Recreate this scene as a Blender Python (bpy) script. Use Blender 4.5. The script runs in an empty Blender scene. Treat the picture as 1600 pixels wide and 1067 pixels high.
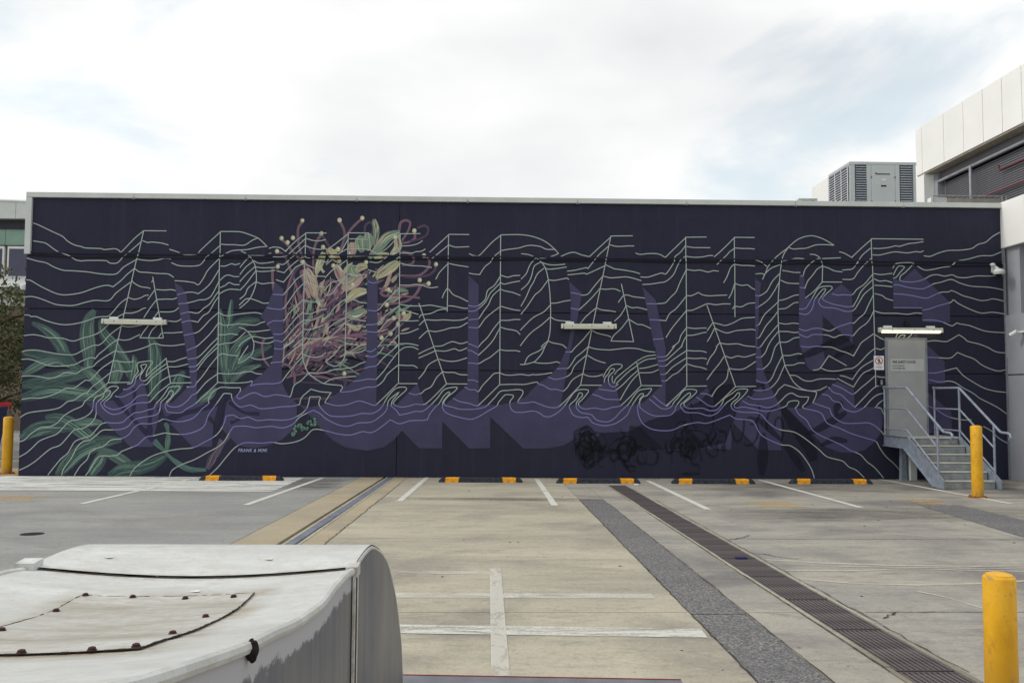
import bpy, bmesh, math, random
from mathutils import Vector, Matrix, geometry
random.seed(7)
R = math.radians
scene = bpy.context.scene
COL = scene.collection

# ------------------------------------------------------------------ camera
CAM_POS, CAM_ROT = ([-0.0, -18.2662, 1.808], [[0.999701, -0.023663, 0.006198], [-0.00755, -0.05752, 0.998316], [0.023267, 0.998064, 0.057681]])
cam_data = bpy.data.cameras.new('camera')
cam = bpy.data.objects.new('camera', cam_data); COL.objects.link(cam)
cam_data.sensor_width = 36.0
cam_data.lens = 30.375
cam_data.clip_start = 0.05; cam_data.clip_end = 2000
r_, u_, f_ = [Vector(v) for v in CAM_ROT]
M = Matrix((r_, u_, -f_)).transposed().to_4x4(); M.translation = Vector(CAM_POS)
cam.matrix_world = M
scene.camera = cam

# ------------------------------------------------------------------ sky and sun
SUN_EL, SUN_AZ = R(43), R(-86)          # azimuth from +Y towards +X (negative = to the left)
world = bpy.data.worlds.new('World'); scene.world = world; world.use_nodes = True
nt = world.node_tree; nt.nodes.clear()
def wn(t, **k):
    n = nt.nodes.new(t)
    for a, b in k.items(): setattr(n, a, b)
    return n
wout = wn('ShaderNodeOutputWorld')
sky = wn('ShaderNodeTexSky', sky_type='NISHITA', sun_disc=False, sun_elevation=SUN_EL, sun_rotation=SUN_AZ, air_density=1.0, dust_density=0.6, ozone_density=0.0)
bg_sky = wn('ShaderNodeBackground'); bg_sky.inputs['Strength'].default_value = 0.15
tint = wn('ShaderNodeMix', data_type='RGBA', blend_type='MULTIPLY'); tint.inputs[0].default_value = 1.0; tint.inputs[7].default_value = (0.86, 1.12, 1.04, 1)
nt.links.new(sky.outputs[0], tint.inputs[6]); nt.links.new(tint.outputs[2], bg_sky.inputs['Color'])
tc = wn('ShaderNodeTexCoord')
mp = wn('ShaderNodeMapping'); mp.inputs['Scale'].default_value = (1.0, 1.0, 2.3); mp.inputs['Location'].default_value = (13.237, 5.182, 10.832)
nt.links.new(tc.outputs['Generated'], mp.inputs['Vector'])
n1 = wn('ShaderNodeTexNoise'); n1.inputs['Scale'].default_value = 2.2; n1.inputs['Detail'].default_value = 7; n1.inputs['Roughness'].default_value = 0.55
n1.inputs['Distortion'].default_value = 0.3
nt.links.new(mp.outputs[0], n1.inputs['Vector'])
cov = wn('ShaderNodeMapRange'); cov.inputs['From Min'].default_value = 0.33; cov.inputs['From Max'].default_value = 0.46; cov.inputs['To Min'].default_value = 0.64; cov.interpolation_type = 'SMOOTHSTEP'
nt.links.new(n1.outputs['Fac'], cov.inputs['Value'])
mp2 = wn('ShaderNodeMapping'); mp2.inputs['Scale'].default_value = (1.0, 1.0, 2.0); mp2.inputs['Location'].default_value = (9.7, 2.6, 0.9)
nt.links.new(tc.outputs['Generated'], mp2.inputs['Vector'])
n2 = wn('ShaderNodeTexNoise'); n2.inputs['Scale'].default_value = 1.7; n2.inputs['Detail'].default_value = 5
nt.links.new(mp2.outputs[0], n2.inputs['Vector'])
cr = wn('ShaderNodeValToRGB')
cr.color_ramp.elements[0].position = 0.36; cr.color_ramp.elements[0].color = (0.79, 0.81, 0.83, 1)
cr.color_ramp.elements[1].position = 0.60; cr.color_ramp.elements[1].color = (1.07, 1.07, 1.055, 1)
nt.links.new(n2.outputs['Fac'], cr.inputs['Fac'])
bg_cl = wn('ShaderNodeBackground'); bg_cl.inputs['Strength'].default_value = 1.0
nt.links.new(cr.outputs['Color'], bg_cl.inputs['Color'])
mixs = wn('ShaderNodeMixShader')
nt.links.new(cov.outputs[0], mixs.inputs['Fac']); nt.links.new(bg_sky.outputs[0], mixs.inputs[1]); nt.links.new(bg_cl.outputs[0], mixs.inputs[2])
nt.links.new(mixs.outputs[0], wout.inputs['Surface'])

sun_data = bpy.data.lights.new('sun', 'SUN'); sun_data.energy = 1.5; sun_data.angle = R(14); sun_data.color = (1.0, 0.96, 0.9)
sun = bpy.data.objects.new('sun', sun_data); COL.objects.link(sun)
sd = Vector((math.sin(SUN_AZ)*math.cos(SUN_EL), math.cos(SUN_AZ)*math.cos(SUN_EL), math.sin(SUN_EL)))
sun.rotation_euler = sd.to_track_quat('Z', 'Y').to_euler()
vs = scene.view_settings
vs.view_transform = 'Standard'; vs.look = 'None'; vs.exposure = 0.0; vs.gamma = 1.0; vs.use_curve_mapping = False

# ------------------------------------------------------------------ materials
MATS = {}
def srgb(r, g, b):
    f = lambda c: (c/255/12.92) if c/255 <= 0.04045 else ((c/255+0.055)/1.055)**2.4
    return (f(r), f(g), f(b), 1)
class N:
    def __init__(s, name):
        s.m = bpy.data.materials.new(name); s.m.use_nodes = True
        s.t = s.m.node_tree; s.b = s.t.nodes['Principled BSDF']; s.o = s.t.nodes['Material Output']
        MATS[name] = s.m
    def n(s, typ, **k):
        x = s.t.nodes.new(typ)
        for a, b in k.items(): setattr(x, a, b)
        return x
    def l(s, a, b): s.t.links.new(a, b)
    def coord(s, scale=(1, 1, 1), kind='Object', loc=(0, 0, 0)):
        c = s.n('ShaderNodeTexCoord'); m = s.n('ShaderNodeMapping')
        m.inputs['Scale'].default_value = scale; m.inputs['Location'].default_value = loc
        s.l(c.outputs[kind], m.inputs['Vector']); return m.outputs[0]
    def noise(s, vec, scale, detail=4, rough=0.55, dist=0.0):
        x = s.n('ShaderNodeTexNoise'); x.inputs['Scale'].default_value = scale; x.inputs['Detail'].default_value = detail
        x.inputs['Roughness'].default_value = rough; x.inputs['Distortion'].default_value = dist
        s.l(vec, x.inputs['Vector']); return x.outputs['Fac']
    def ramp(s, fac, stops):
        x = s.n('ShaderNodeValToRGB'); e = x.color_ramp.elements
        while len(e) < len(stops): e.new(0.5)
        for i, (p, c) in enumerate(stops): e[i].position = p; e[i].color = c
        s.l(fac, x.inputs['Fac']); return x.outputs['Color']
    def mr(s, fac, a, b, c=0.0, d=1.0):
        x = s.n('ShaderNodeMapRange'); x.inputs['From Min'].default_value = a; x.inputs['From Max'].default_value = b
        x.inputs['To Min'].default_value = c; x.inputs['To Max'].default_value = d
        s.l(fac, x.inputs['Value']); return x.outputs[0]
    def mix(s, fac, a, b, typ='MIX'):
        x = s.n('ShaderNodeMix', data_type='RGBA', blend_type=typ)
        if isinstance(fac, (int, float)): x.inputs[0].default_value = fac
        else: s.l(fac, x.inputs[0])
        for v, i in ((a, 6), (b, 7)):
            if isinstance(v, tuple): x.inputs[i].default_value = v
            else: s.l(v, x.inputs[i])
        return x.outputs[2]
    def math(s, op, a, b=0.0):
        x = s.n('ShaderNodeMath', operation=op)
        for v, i in ((a, 0), (b, 1)):
            if isinstance(v, (int, float)): x.inputs[i].default_value = v
            else: s.l(v, x.inputs[i])
        return x.outputs[0]
    def base(s, c):
        if isinstance(c, tuple): s.b.inputs['Base Color'].default_value = c
        else: s.l(c, s.b.inputs['Base Color'])
        return s
    def set(s, rough=0.7, metal=0.0, spec=0.3):
        s.b.inputs['Roughness'].default_value = rough; s.b.inputs['Metallic'].default_value = metal
        s.b.inputs['Specular IOR Level'].default_value = spec; return s
    def bump(s, h, strength=0.2, dist=0.01):
        x = s.n('ShaderNodeBump'); x.inputs['Strength'].default_value = strength; x.inputs['Distance'].default_value = dist
        s.l(h, x.inputs['Height']); s.l(x.outputs[0], s.b.inputs['Normal']); return s
    def alpha(s, a):
        if isinstance(a, (int, float)): s.b.inputs['Alpha'].default_value = a
        else: s.l(a, s.b.inputs['Alpha'])
        return s

def simple(name, col, rough=0.6, metal=0.0, var=0.12, scale=6.0, spec=0.3, bump=0.0):
    n = N(name); v = n.coord()
    f = n.noise(v, scale, 5)
    dark = tuple(c*(1-var*2) for c in col[:3])+(1,); lite = tuple(min(1, c*(1+var)) for c in col[:3])+(1,)
    n.base(n.ramp(f, [(0.3, dark), (0.7, lite)])).set(rough, metal, spec)
    if bump: n.bump(n.noise(v, scale*12, 3), bump, 0.005)
    return n.m

# dark navy render of the mural wall: fine grit, faint weather streaks
n = N('navy_render'); v = n.coord()
big = n.noise(n.coord((0.5, 1, 0.15)), 1.6, 4); fine = n.noise(v, 42, 4, 0.8); streak = n.noise(n.coord((5, 1, 0.22)), 1.3, 6, 0.7); rol = n.noise(n.coord((1.3, 1, 0.9)), 2.2, 5, 0.6)
c = n.ramp(big, [(0.3, srgb(41, 42, 60)), (0.7, srgb(47, 48, 67))])
c = n.mix(n.mr(fine, 0.40, 0.7, 0, 0.6), c, srgb(29, 30, 46))
c = n.mix(n.mr(streak, 0.52, 0.72, 0, 0.35), c, srgb(58, 59, 76))
c = n.mix(n.mr(rol, 0.5, 0.68, 0, 0.35), c, srgb(33, 34, 51))
n.base(c).set(0.75, 0, 0.25).bump(fine, 0.5, 0.008)
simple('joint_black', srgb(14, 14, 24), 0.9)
simple('core_grey', srgb(70, 70, 74), 0.9)
# mural paints
def paint(name, col, var=0.1):
    n = N(name); v = n.coord(); f = n.noise(v, 55, 3, 0.7); g = n.noise(v, 2.0, 4)
    c = n.ramp(g, [(0.3, tuple(x*(1-var) for x in col[:3])+(1,)), (0.7, tuple(x*(1+var) for x in col[:3])+(1,))])
    c = n.mix(n.mr(f, 0.4, 0.75, 0, 0.3), c, tuple(x*0.6 for x in col[:3])+(1,))
    n.base(c).set(0.7, 0, 0.25); return n
paint('line_mint', srgb(170, 184, 177), 0.06)
paint('line_lavender', srgb(134, 132, 184), 0.06)
paint('shadow_purple', srgb(73, 71, 101), 0.12).alpha(0.90)
paint('ghost_purple', srgb(50, 48, 76), 0.12).alpha(0.6)
paint('buff_dark', srgb(30, 30, 47), 0.15).alpha(0.5)
paint('graffiti_black', srgb(18, 18, 28), 0.2).alpha(0.36)
paint('signature_pale', srgb(170, 175, 215), 0.05)
def brush(name, a, b, c3):
    n = N(name); c = n.coord((1.2, 9, 1), 'UV'); o = n.n('ShaderNodeObjectInfo')
    add = n.n('ShaderNodeVectorMath', operation='ADD'); n.l(c, add.inputs[0])
    comb = n.n('ShaderNodeCombineXYZ'); n.l(n.math('MULTIPLY', o.outputs['Random'], 40.0), comb.inputs[0]); n.l(comb.outputs[0], add.inputs[1])
    f = n.noise(add.outputs[0], 1.3, 5, 0.6, 0.4)
    n.base(n.ramp(f, [(0.28, a), (0.52, b), (0.75, c3)])).set(0.7, 0, 0.25); return n
brush('leaf_green', srgb(46, 60, 68), srgb(72, 96, 93), srgb(122, 146, 132)).alpha(0.74)
brush('leaf_light', srgb(58, 76, 80), srgb(86, 108, 104), srgb(138, 158, 142)).alpha(0.8)
brush('stem_green', srgb(46, 70, 76), srgb(78, 108, 102), srgb(136, 158, 126))
brush('sage', srgb(84, 116, 108), srgb(116, 146, 130), srgb(158, 180, 158))
brush('stem_mauve', srgb(50, 45, 66), srgb(92, 82, 98), srgb(150, 136, 138))
brush('stamen_pink', srgb(84, 66, 86), srgb(120, 92, 110), srgb(166, 136, 142))
brush('stamen_deep', srgb(52, 48, 68), srgb(80, 66, 88), srgb(120, 96, 116))
brush('petal_yellow', srgb(128, 126, 104), srgb(178, 174, 138), srgb(208, 204, 164))
brush('petal_cream', srgb(128, 104, 112), srgb(172, 148, 138), srgb(206, 196, 166))
brush('petal_green', srgb(70, 98, 98), srgb(116, 142, 122), srgb(170, 188, 146))
paint('tip_cream', srgb(206, 206, 186), 0.1)
paint('berry_green', srgb(92, 128, 112), 0.2)

# ground
def concrete(name, c1, c2, stain, amt=0.5, seed=0.0, speck=0.25):
    n = N(name)
    v = n.coord((1, 1, 1), 'Object', (seed, seed*0.7, 0)); vs_ = n.coord((0.35, 1.3, 1), 'Object', (seed*2, seed, 0))
    a = n.noise(vs_, 1.1, 6, 0.6, 0.5); b = n.noise(v, 0.55, 4, 0.5, 0.8); fine = n.noise(v, 55, 4, 0.75); mid = n.noise(vs_, 6, 5, 0.65)
    c = n.ramp(a, [(0.3, c1), (0.68, c2)])
    c = n.mix(n.mr(b, 0.5, 0.72, 0, amt), c, stain)
    c = n.mix(n.mr(mid, 0.52, 0.75, 0, amt*0.6), c, stain)
    c = n.mix(n.mr(fine, 0.5, 0.78, 0, speck), c, tuple(x*0.45 for x in stain[:3])+(1,))
    f2 = n.noise(v, 17, 5, 0.8); sp = n.noise(vs_, 2.6, 8, 0.75, 1.0)
    c = n.mix(n.mr(f2, 0.54, 0.70, 0, speck*0.75), c, tuple(x*0.6 for x in stain[:3])+(1,))
    c = n.mix(n.mr(f2, 0.46, 0.32, 0, speck*0.5), c, tuple(min(1, x*1.25) for x in c2[:3])+(1,))
    c = n.mix(n.mr(sp, 0.575, 0.64, 0, amt*0.45), c, tuple(x*0.75 for x in stain[:3])+(1,))
    pits = n.n('ShaderNodeTexVoronoi'); pits.inputs['Scale'].default_value = 2.3; pits.inputs['Randomness'].default_value = 1.0
    n.l(v, pits.inputs['Vector'])
    c = n.mix(n.mr(pits.outputs['Distance'], 0.035, 0.02, 0, 0.75), c, srgb(58, 55, 50))
    n.base(c).set(0.82, 0, 0.2).bump(n.math('ADD', fine, n.math('MULTIPLY', mid, 0.6)), 0.25, 0.006); return n.m
concrete('concrete_warm', srgb(156, 151, 137), srgb(184, 177, 158), srgb(124, 119, 112), 0.75, 0.0, 0.5)
concrete('concrete_cool', srgb(142, 140, 135), srgb(172, 166, 153), srgb(110, 107, 107), 0.9, 5.3, 0.5)
concrete('asphalt_pale', srgb(140, 141, 140), srgb(157, 156, 151), srgb(116, 115, 115), 0.55, 9.1, 0.5)
concrete('tan_patch', srgb(158, 147, 125), srgb(180, 167, 142), srgb(148, 142, 128), 0.9, 2.7, 0.4)
concrete('pale_edge', srgb(154, 150, 136), srgb(178, 173, 157), srgb(116, 110, 98), 0.8, 3.9, 0.5)
n = N('asphalt_coarse'); v = n.coord()
vo = n.n('ShaderNodeTexVoronoi'); vo.inputs['Scale'].default_value = 85; n.l(v, vo.inputs['Vector'])
big = n.noise(n.coord((0.5, 1.4, 1)), 1.5, 4)
c = n.ramp(vo.outputs['Color'], [(0.2, srgb(82, 82, 86)), (0.5, srgb(108, 107, 108)), (0.9, srgb(146, 144, 138))])
c = n.mix(n.mr(big, 0.4, 0.7, 0, 0.55), c, srgb(92, 91, 96))
n.base(c).set(0.85).bump(vo.outputs['Distance'], 0.5, 0.01)
simple('soil_dark', srgb(66, 62, 57), 0.95)
def worn(name, col, lo, hi, sc=(0.5, 1.5, 1), mx=1.0, seed=0.0, fade=False):
    n = N(name); a = n.noise(n.coord(sc, 'Object', (seed, 0, 0)), 3.2, 7, 0.7, 0.6); b = n.noise(n.coord(), 40, 3, 0.7)
    m = n.math('ADD', n.math('MULTIPLY', a, 0.8), n.math('MULTIPLY', b, 0.2))
    al = n.mr(m, lo, hi, 0, mx)
    if fade:
        sx = n.n('ShaderNodeSeparateXYZ'); n.l(n.coord((1, 1, 1), 'UV'), sx.inputs[0])
        for k_ in (0, 1):
            e_ = n.math('MULTIPLY', sx.outputs[k_], n.math('SUBTRACT', 1.0, sx.outputs[k_])); al = n.math('MULTIPLY', al, n.mr(e_, 0.0, 0.2))
    n.base(col).set(0.7).alpha(al); return n.m
worn('paint_white', srgb(212, 212, 204), 0.34, 0.44, (0.6, 2, 1), 0.92)
worn('paint_white_worn', srgb(216, 217, 211), 0.36, 0.52, (0.25, 1.6, 1), 0.95)
worn('paint_white_faint', srgb(214, 213, 204), 0.40, 0.62, (0.5, 1.2, 1), 0.75, 4.0)
worn('paint_white_upright', srgb(208, 206, 196), 0.34, 0.5, (2, 0.7, 1), 0.72, 3.0)
worn('paint_white_cross', srgb(208, 208, 200), 0.36, 0.52, (0.7, 2.4, 1), 0.88, 7.0)
worn('paint_yellow_faint', srgb(214, 170, 84), 0.42, 0.52, (5, 5, 1), 0.7, 2.0)
worn('scuff_pale', srgb(206, 200, 184), 0.34, 0.58, (0.5, 2, 1), 0.75, 1.0)
worn('stain_dark', srgb(70, 66, 62), 0.36, 0.66, (0.4, 1.5, 1), 0.5, 6.0, True)
simple('crack_dark', srgb(62, 58, 54), 0.95)
# metals and the rest
n = N('galvanised'); v = n.coord((1, 1, 1))
f = n.noise(v, 9, 5, 0.6); g = n.noise(v, 60, 2)
n.base(n.mix(n.mr(g, 0.4, 0.7, 0, 0.3), n.ramp(f, [(0.3, srgb(126, 136, 152)), (0.7, srgb(166, 174, 186))]), srgb(120, 126, 138))).set(0.5, 0.35, 0.4)
simple('tread_grey', srgb(150, 154, 154), 0.75, 0.0, 0.15, 8, 0.2, 0.3)
simple('nosing_pale', srgb(214, 212, 198), 0.6)
simple('door_grey', srgb(158, 160, 160), 0.55, 0.0, 0.05, 3)
simple('frame_grey', srgb(130, 136, 142), 0.5)
simple('sign_plate', srgb(184, 186, 184), 0.45, 0, 0.04)
simple('sign_white', srgb(228, 228, 228), 0.45, 0, 0.03)
simple('sign_text', srgb(46, 48, 54), 0.6)
simple('sign_red', srgb(176, 40, 44), 0.5)
simple('cap_white', srgb(202, 206, 202), 0.5, 0, 0.05, 2)
simple('white_metal', srgb(220, 222, 220), 0.45, 0, 0.04)
simple('batten_white', srgb(206, 208, 194), 0.4, 0, 0.06)
simple('black_plastic', srgb(22, 22, 26), 0.5)
simple('cable_black', srgb(14, 14, 20), 0.7)
n = N('tube_glow'); n.base(srgb(255, 246, 205)); n.b.inputs['Emission Color'].default_value = (1.0, 0.86, 0.5, 1); n.b.inputs['Emission Strength'].default_value = 1.9
simple('tube_off', srgb(222, 220, 200), 0.3, 0, 0.03)
n = N('bollard_yellow'); v = n.coord((1, 1, 0.6)); f = n.noise(v, 7, 6, 0.65); s2 = n.noise(v, 22, 4, 0.7)
c = n.ramp(f, [(0.3, srgb(204, 148, 26)), (0.7, srgb(236, 180, 36))])
c = n.mix(n.mr(s2, 0.58, 0.70, 0, 0.6), c, srgb(164, 122, 60))
sz = n.n('ShaderNodeSeparateXYZ'); n.l(n.coord(), sz.inputs[0])
c = n.mix(n.math('MULTIPLY', n.mr(sz.outputs[2], 0.28, 0.0, 0, 0.75), n.mr(f, 0.35, 0.6)), c, srgb(112, 90, 58))
sc_ = n.noise(n.coord((1, 1, 6)), 5, 5, 0.7); c = n.mix(n.mr(sc_, 0.64, 0.68, 0, 0.7), c, srgb(120, 112, 98))
n.base(c).set(0.45, 0, 0.35)
simple('rust_flange', srgb(146, 84, 34), 0.8, 0, 0.2)
simple('rubber', srgb(54, 57, 65), 0.8, 0, 0.3, 18, 0.2, 0.2)
simple('reflector_yellow', srgb(226, 156, 24), 0.55, 0, 0.22, 14)
simple('grate_iron', srgb(104, 97, 97), 0.6, 0.3, 0.25, 5)
simple('grate_pit', srgb(20, 18, 18), 0.9)
simple('channel_steel', srgb(132, 138, 152), 0.5, 0.3, 0.12, 2)
n = N('hood_white'); v = n.coord(); a = n.noise(n.coord((0.6, 1.4, 1)), 2.6, 7, 0.65, 0.6); b = n.noise(v, 16, 6, 0.7); d = n.noise(v, 90, 3, 0.7)
c = n.ramp(a, [(0.3, srgb(180, 181, 177)), (0.62, srgb(208, 210, 208))])
c = n.mix(n.mr(b, 0.46, 0.74, 0, 0.6), c, srgb(176, 172, 160))
c = n.mix(n.mr(d, 0.56, 0.76, 0, 0.45), c, srgb(148, 138, 120))
gr_ = n.noise(n.coord((1, 1, 1), 'Object', (3, 1, 0)), 3.5, 7, 0.75, 1.2)
c = n.mix(n.mr(gr_, 0.55, 0.70, 0, 0.55), c, srgb(172, 168, 158))
sx = n.n('ShaderNodeSeparateXYZ'); n.l(n.coord(), sx.inputs[0])
dx = n.math('SUBTRACT', n.math('ABSOLUTE', n.math('SUBTRACT', sx.outputs[0], 0.06)), 0.24); dy = n.math('SUBTRACT', n.math('ABSOLUTE', n.math('ADD', sx.outputs[1], 0.763)), 0.41)
dd = n.math('ABSOLUTE', n.math('MAXIMUM', dx, dy))
c = n.mix(n.math('MULTIPLY', n.mr(dd, 0.085, 0.0, 0, 0.85), n.mr(gr_, 0.38, 0.6)), c, srgb(142, 128, 102))
ds = n.math('ABSOLUTE', n.math('ADD', sx.outputs[1], 0.03)); c = n.mix(n.math('MULTIPLY', n.mr(ds, 0.06, 0.0, 0, 0.7), n.mr(b, 0.4, 0.6)), c, srgb(150, 138, 114))
scr = n.noise(n.coord((2, 26, 1)), 4, 4, 0.7); c = n.mix(n.mr(scr, 0.64, 0.70, 0, 0.35), c, srgb(130, 126, 116))
n.base(c).set(0.46, 0, 0.4).bump(n.math('ADD', n.math('MULTIPLY', b, 0.3), gr_), 0.2, 0.006)
n = N('hood_panel'); v = n.coord(); a = n.noise(n.coord((0.7, 3, 1)), 3, 7, 0.7, 0.5); b = n.noise(v, 30, 5, 0.7)
c = n.ramp(a, [(0.32, srgb(150, 147, 137)), (0.62, srgb(190, 190, 186))])
c = n.mix(n.mr(b, 0.46, 0.7, 0, 0.6), c, srgb(158, 148, 126))
g2 = n.noise(n.coord((1, 2.5, 1)), 9, 7, 0.8, 1.0)
c = n.mix(n.mr(g2, 0.52, 0.68, 0, 0.6), c, srgb(146, 136, 114))
c = n.mix(n.mr(g2, 0.42, 0.30, 0, 0.5), c, srgb(214, 214, 208))
n.base(c).set(0.65).bump(b, 0.15, 0.004)
n = N('hood_side'); u = n.coord((1, 1, 1), 'UV'); sx = n.n('ShaderNodeSeparateXYZ'); n.l(u, sx.inputs[0])
nb = n.noise(n.coord((1, 7, 8)), 2.2, 8, 0.8); st = n.noise(n.coord((30, 30, 1.2)), 1.0, 4, 0.6); big = n.noise(n.coord(), 1.6, 4)
edge = n.math('ADD', sx.outputs[1], n.math('MULTIPLY', n.math('SUBTRACT', nb, 0.5), 0.12))
steel = n.mix(n.mr(big, 0.35, 0.65), n.ramp(st, [(0.3, srgb(82, 86, 98)), (0.7, srgb(104, 107, 117))]), n.ramp(st, [(0.3, srgb(110, 110, 110)), (0.7, srgb(132, 130, 126))]))
c = n.mix(n.mr(edge, 0.066, 0.058), steel, srgb(176, 176, 182))
n.base(c).set(0.5, 0.15, 0.35)
simple('hood_seam', srgb(58, 54, 50), 0.9)
simple('bolt_rust', srgb(70, 42, 42), 0.8, 0.2, 0.2)
simple('mud_black', srgb(34, 24, 24), 0.95, 0, 0.2, 30)
simple('grey_paint', srgb(112, 114, 120), 0.6)
simple('red_edge', srgb(150, 70, 66), 0.7)
simple('render_grey', srgb(158, 160, 166), 0.85, 0, 0.05, 1.5, 0.2, 0.15)
simple('facade_white', srgb(246, 245, 241), 0.7, 0, 0.02, 1.0)
simple('soffit_beige', srgb(190, 182, 164), 0.8)
simple('louvre_grey', srgb(120, 119, 124), 0.55, 0.1, 0.06)
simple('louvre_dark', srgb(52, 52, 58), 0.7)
simple('pipe_red', srgb(112, 52, 60), 0.5)
simple('pipe_steel', srgb(176, 178, 184), 0.45, 0.3)
simple('ac_body', srgb(190, 196, 194), 0.5, 0, 0.03, 2)
simple('ac_grille', srgb(74, 80, 104), 0.6)
simple('green_panel', srgb(132, 158, 144), 0.6, 0, 0.08, 1)
simple('window_dark', srgb(58, 62, 84), 0.2, 0, 0.1, 1, 0.5)
simple('brown_wall', srgb(128, 112, 100), 0.85)
simple('bin_blue', srgb(44, 46, 92), 0.6, 0, 0.1)
simple('bin_red', srgb(196, 36, 48), 0.55)
simple('bark', srgb(74, 64, 52), 0.9, 0, 0.2, 20, 0.2, 0.4)
n = N('foliage'); o = n.n('ShaderNodeObjectInfo'); v = n.coord(); f = n.noise(v, 1.6, 3); g = n.noise(v, 12, 2)
n.base(n.mix(n.mr(g, 0.35, 0.65, 0, 0.5), n.ramp(f, [(0.3, srgb(54, 58, 38)), (0.55, srgb(78, 80, 50)), (0.75, srgb(112, 92, 66))]), srgb(96, 104, 66))).set(0.7)
n.b.inputs['Transmission Weight'].default_value = 0.0

# ------------------------------------------------------------------ helpers
SLOPE = 0.0215
def gz(y): return -SLOPE*y if y < 6 else -SLOPE*6
class MB:
    def __init__(s): s.v = []; s.f = []; s.mi = []; s.uv = None
    def quad(s, a, b, c, d, mi=0):
        k = len(s.v); s.v += [a, b, c, d]; s.f.append((k, k+1, k+2, k+3)); s.mi.append(mi)
    def box(s, x0, x1, y0, y1, z0, z1, mi=0):
        k = len(s.v)
        s.v += [(x0, y0, z0), (x1, y0, z0), (x1, y1, z0), (x0, y1, z0), (x0, y0, z1), (x1, y0, z1), (x1, y1, z1), (x0, y1, z1)]
        for q in ((3, 2, 1, 0), (4, 5, 6, 7), (0, 1, 5, 4), (1, 2, 6, 5), (2, 3, 7, 6), (3, 0, 4, 7)):
            s.f.append(tuple(k+i for i in q)); s.mi.append(mi)
        return s
    def prism(s, poly, axis, a, b, mi=0):
        # poly: list of 2D points in the plane perpendicular to axis ('x': (y,z); 'y': (x,z); 'z': (x,y))
        k = len(s.v); n_ = len(poly)
        for t in (a, b):
            for (p, q) in poly:
                s.v.append({'x': (t, p, q), 'y': (p, t, q), 'z': (p, q, t)}[axis])
        s.f.append(tuple(range(k, k+n_))); s.f.append(tuple(range(k+2*n_-1, k+n_-1, -1))); s.mi += [mi, mi]
        for i in range(n_):
            j = (i+1) % n_; s.f.append((k+j, k+i, k+n_+i, k+n_+j)); s.mi.append(mi)
        return s
    def tube(s, pts, r, seg=10, caps=True, mi=0):
        pts = [Vector(p) for p in pts]; k0 = len(s.v); rr = r if isinstance(r, (list, tuple)) else [r]*len(pts)
        up = None
        for i, p in enumerate(pts):
            d = (pts[min(i+1, len(pts)-1)]-pts[max(i-1, 0)]).normalized()
            if up is None: up = Vector((0, 0, 1)) if abs(d.z) < 0.9 else Vector((1, 0, 0))
            a = d.cross(up).normalized(); b = a.cross(d).normalized(); up = b
            for j in range(seg):
                t = 2*math.pi*j/seg; s.v.append(tuple(p+rr[i]*(math.cos(t)*a+math.sin(t)*b)))
        for i in range(len(pts)-1):
            for j in range(seg):
                q = (j+1) % seg; s.f.append((k0+i*seg+j, k0+i*seg+q, k0+(i+1)*seg+q, k0+(i+1)*seg+j)); s.mi.append(mi)
        if caps:
            s.f.append(tuple(k0+j for j in range(seg))[::-1]); s.f.append(tuple(k0+(len(pts)-1)*seg+j for j in range(seg))); s.mi += [mi, mi]
        return s
    def lathe(s, prof, cx, cy, seg=24, mi=0):
        k0 = len(s.v)
        for (r, z) in prof:
            for j in range(seg):
                t = 2*math.pi*j/seg; s.v.append((cx+r*math.cos(t), cy+r*math.sin(t), z))
        for i in range(len(prof)-1):
            for j in range(seg):
                q = (j+1) % seg; s.f.append((k0+i*seg+j, k0+i*seg+q, k0+(i+1)*seg+q, k0+(i+1)*seg+j)); s.mi.append(mi)
        s.f.append(tuple(k0+j for j in range(seg))[::-1]); s.f.append(tuple(k0+(len(prof)-1)*seg+j for j in range(seg))); s.mi += [mi, mi]
        return s
    def mesh(s, name):
        me = bpy.data.meshes.new(name); me.from_pydata(s.v, [], s.f); me.update(); return me
    def build(s, name, mats, parent=None, smooth=False, bevel=0.0):
        me = s.mesh(name)
        for m in (mats if isinstance(mats, (list, tuple)) else [mats]): me.materials.append(MATS[m])
        if s.uv is not None:
            ul = me.uv_layers.new(name='UVMap')
            for lp in me.loops: ul.data[lp.index].uv = s.uv[lp.vertex_index]
        for p, m in zip(me.polygons, s.mi): p.material_index = m
        bm = bmesh.new(); bm.from_mesh(me)
        if s.uv is None and len(s.f) > 1: bmesh.ops.recalc_face_normals(bm, faces=bm.faces)
        if bevel:
            bmesh.ops.bevel(bm, geom=[e for e in bm.edges if len(e.link_faces) == 2 and e.calc_face_angle(0) > 0.6], offset=bevel, segments=2, affect='EDGES', profile=0.6)
        bm.to_mesh(me); bm.free()
        if smooth:
            for p in me.polygons: p.use_smooth = True
            me.set_sharp_from_angle(angle=R(40))
        return link(name, me, parent)
def link(name, me, parent=None):
    o = bpy.data.objects.new(name, me); COL.objects.link(o)
    if parent is not None: o.parent = parent
    return o
def child(name, me, parent, loc=(0, 0, 0)):
    o = link(name, me, parent); o.location = loc; return o
def thing(name, label, cat, loc=(0, 0, 0), group=None):
    o = bpy.data.objects.new(name, None); COL.objects.link(o); o.location = loc; o.empty_display_size = 0.2
    return tag(o, label, cat, group)
def tag(o, label, cat, group=None):
    o['label'] = label; o['category'] = cat
    if group: o['group'] = group
    return o
def struct(o): o['kind'] = 'structure'; return o
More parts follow.
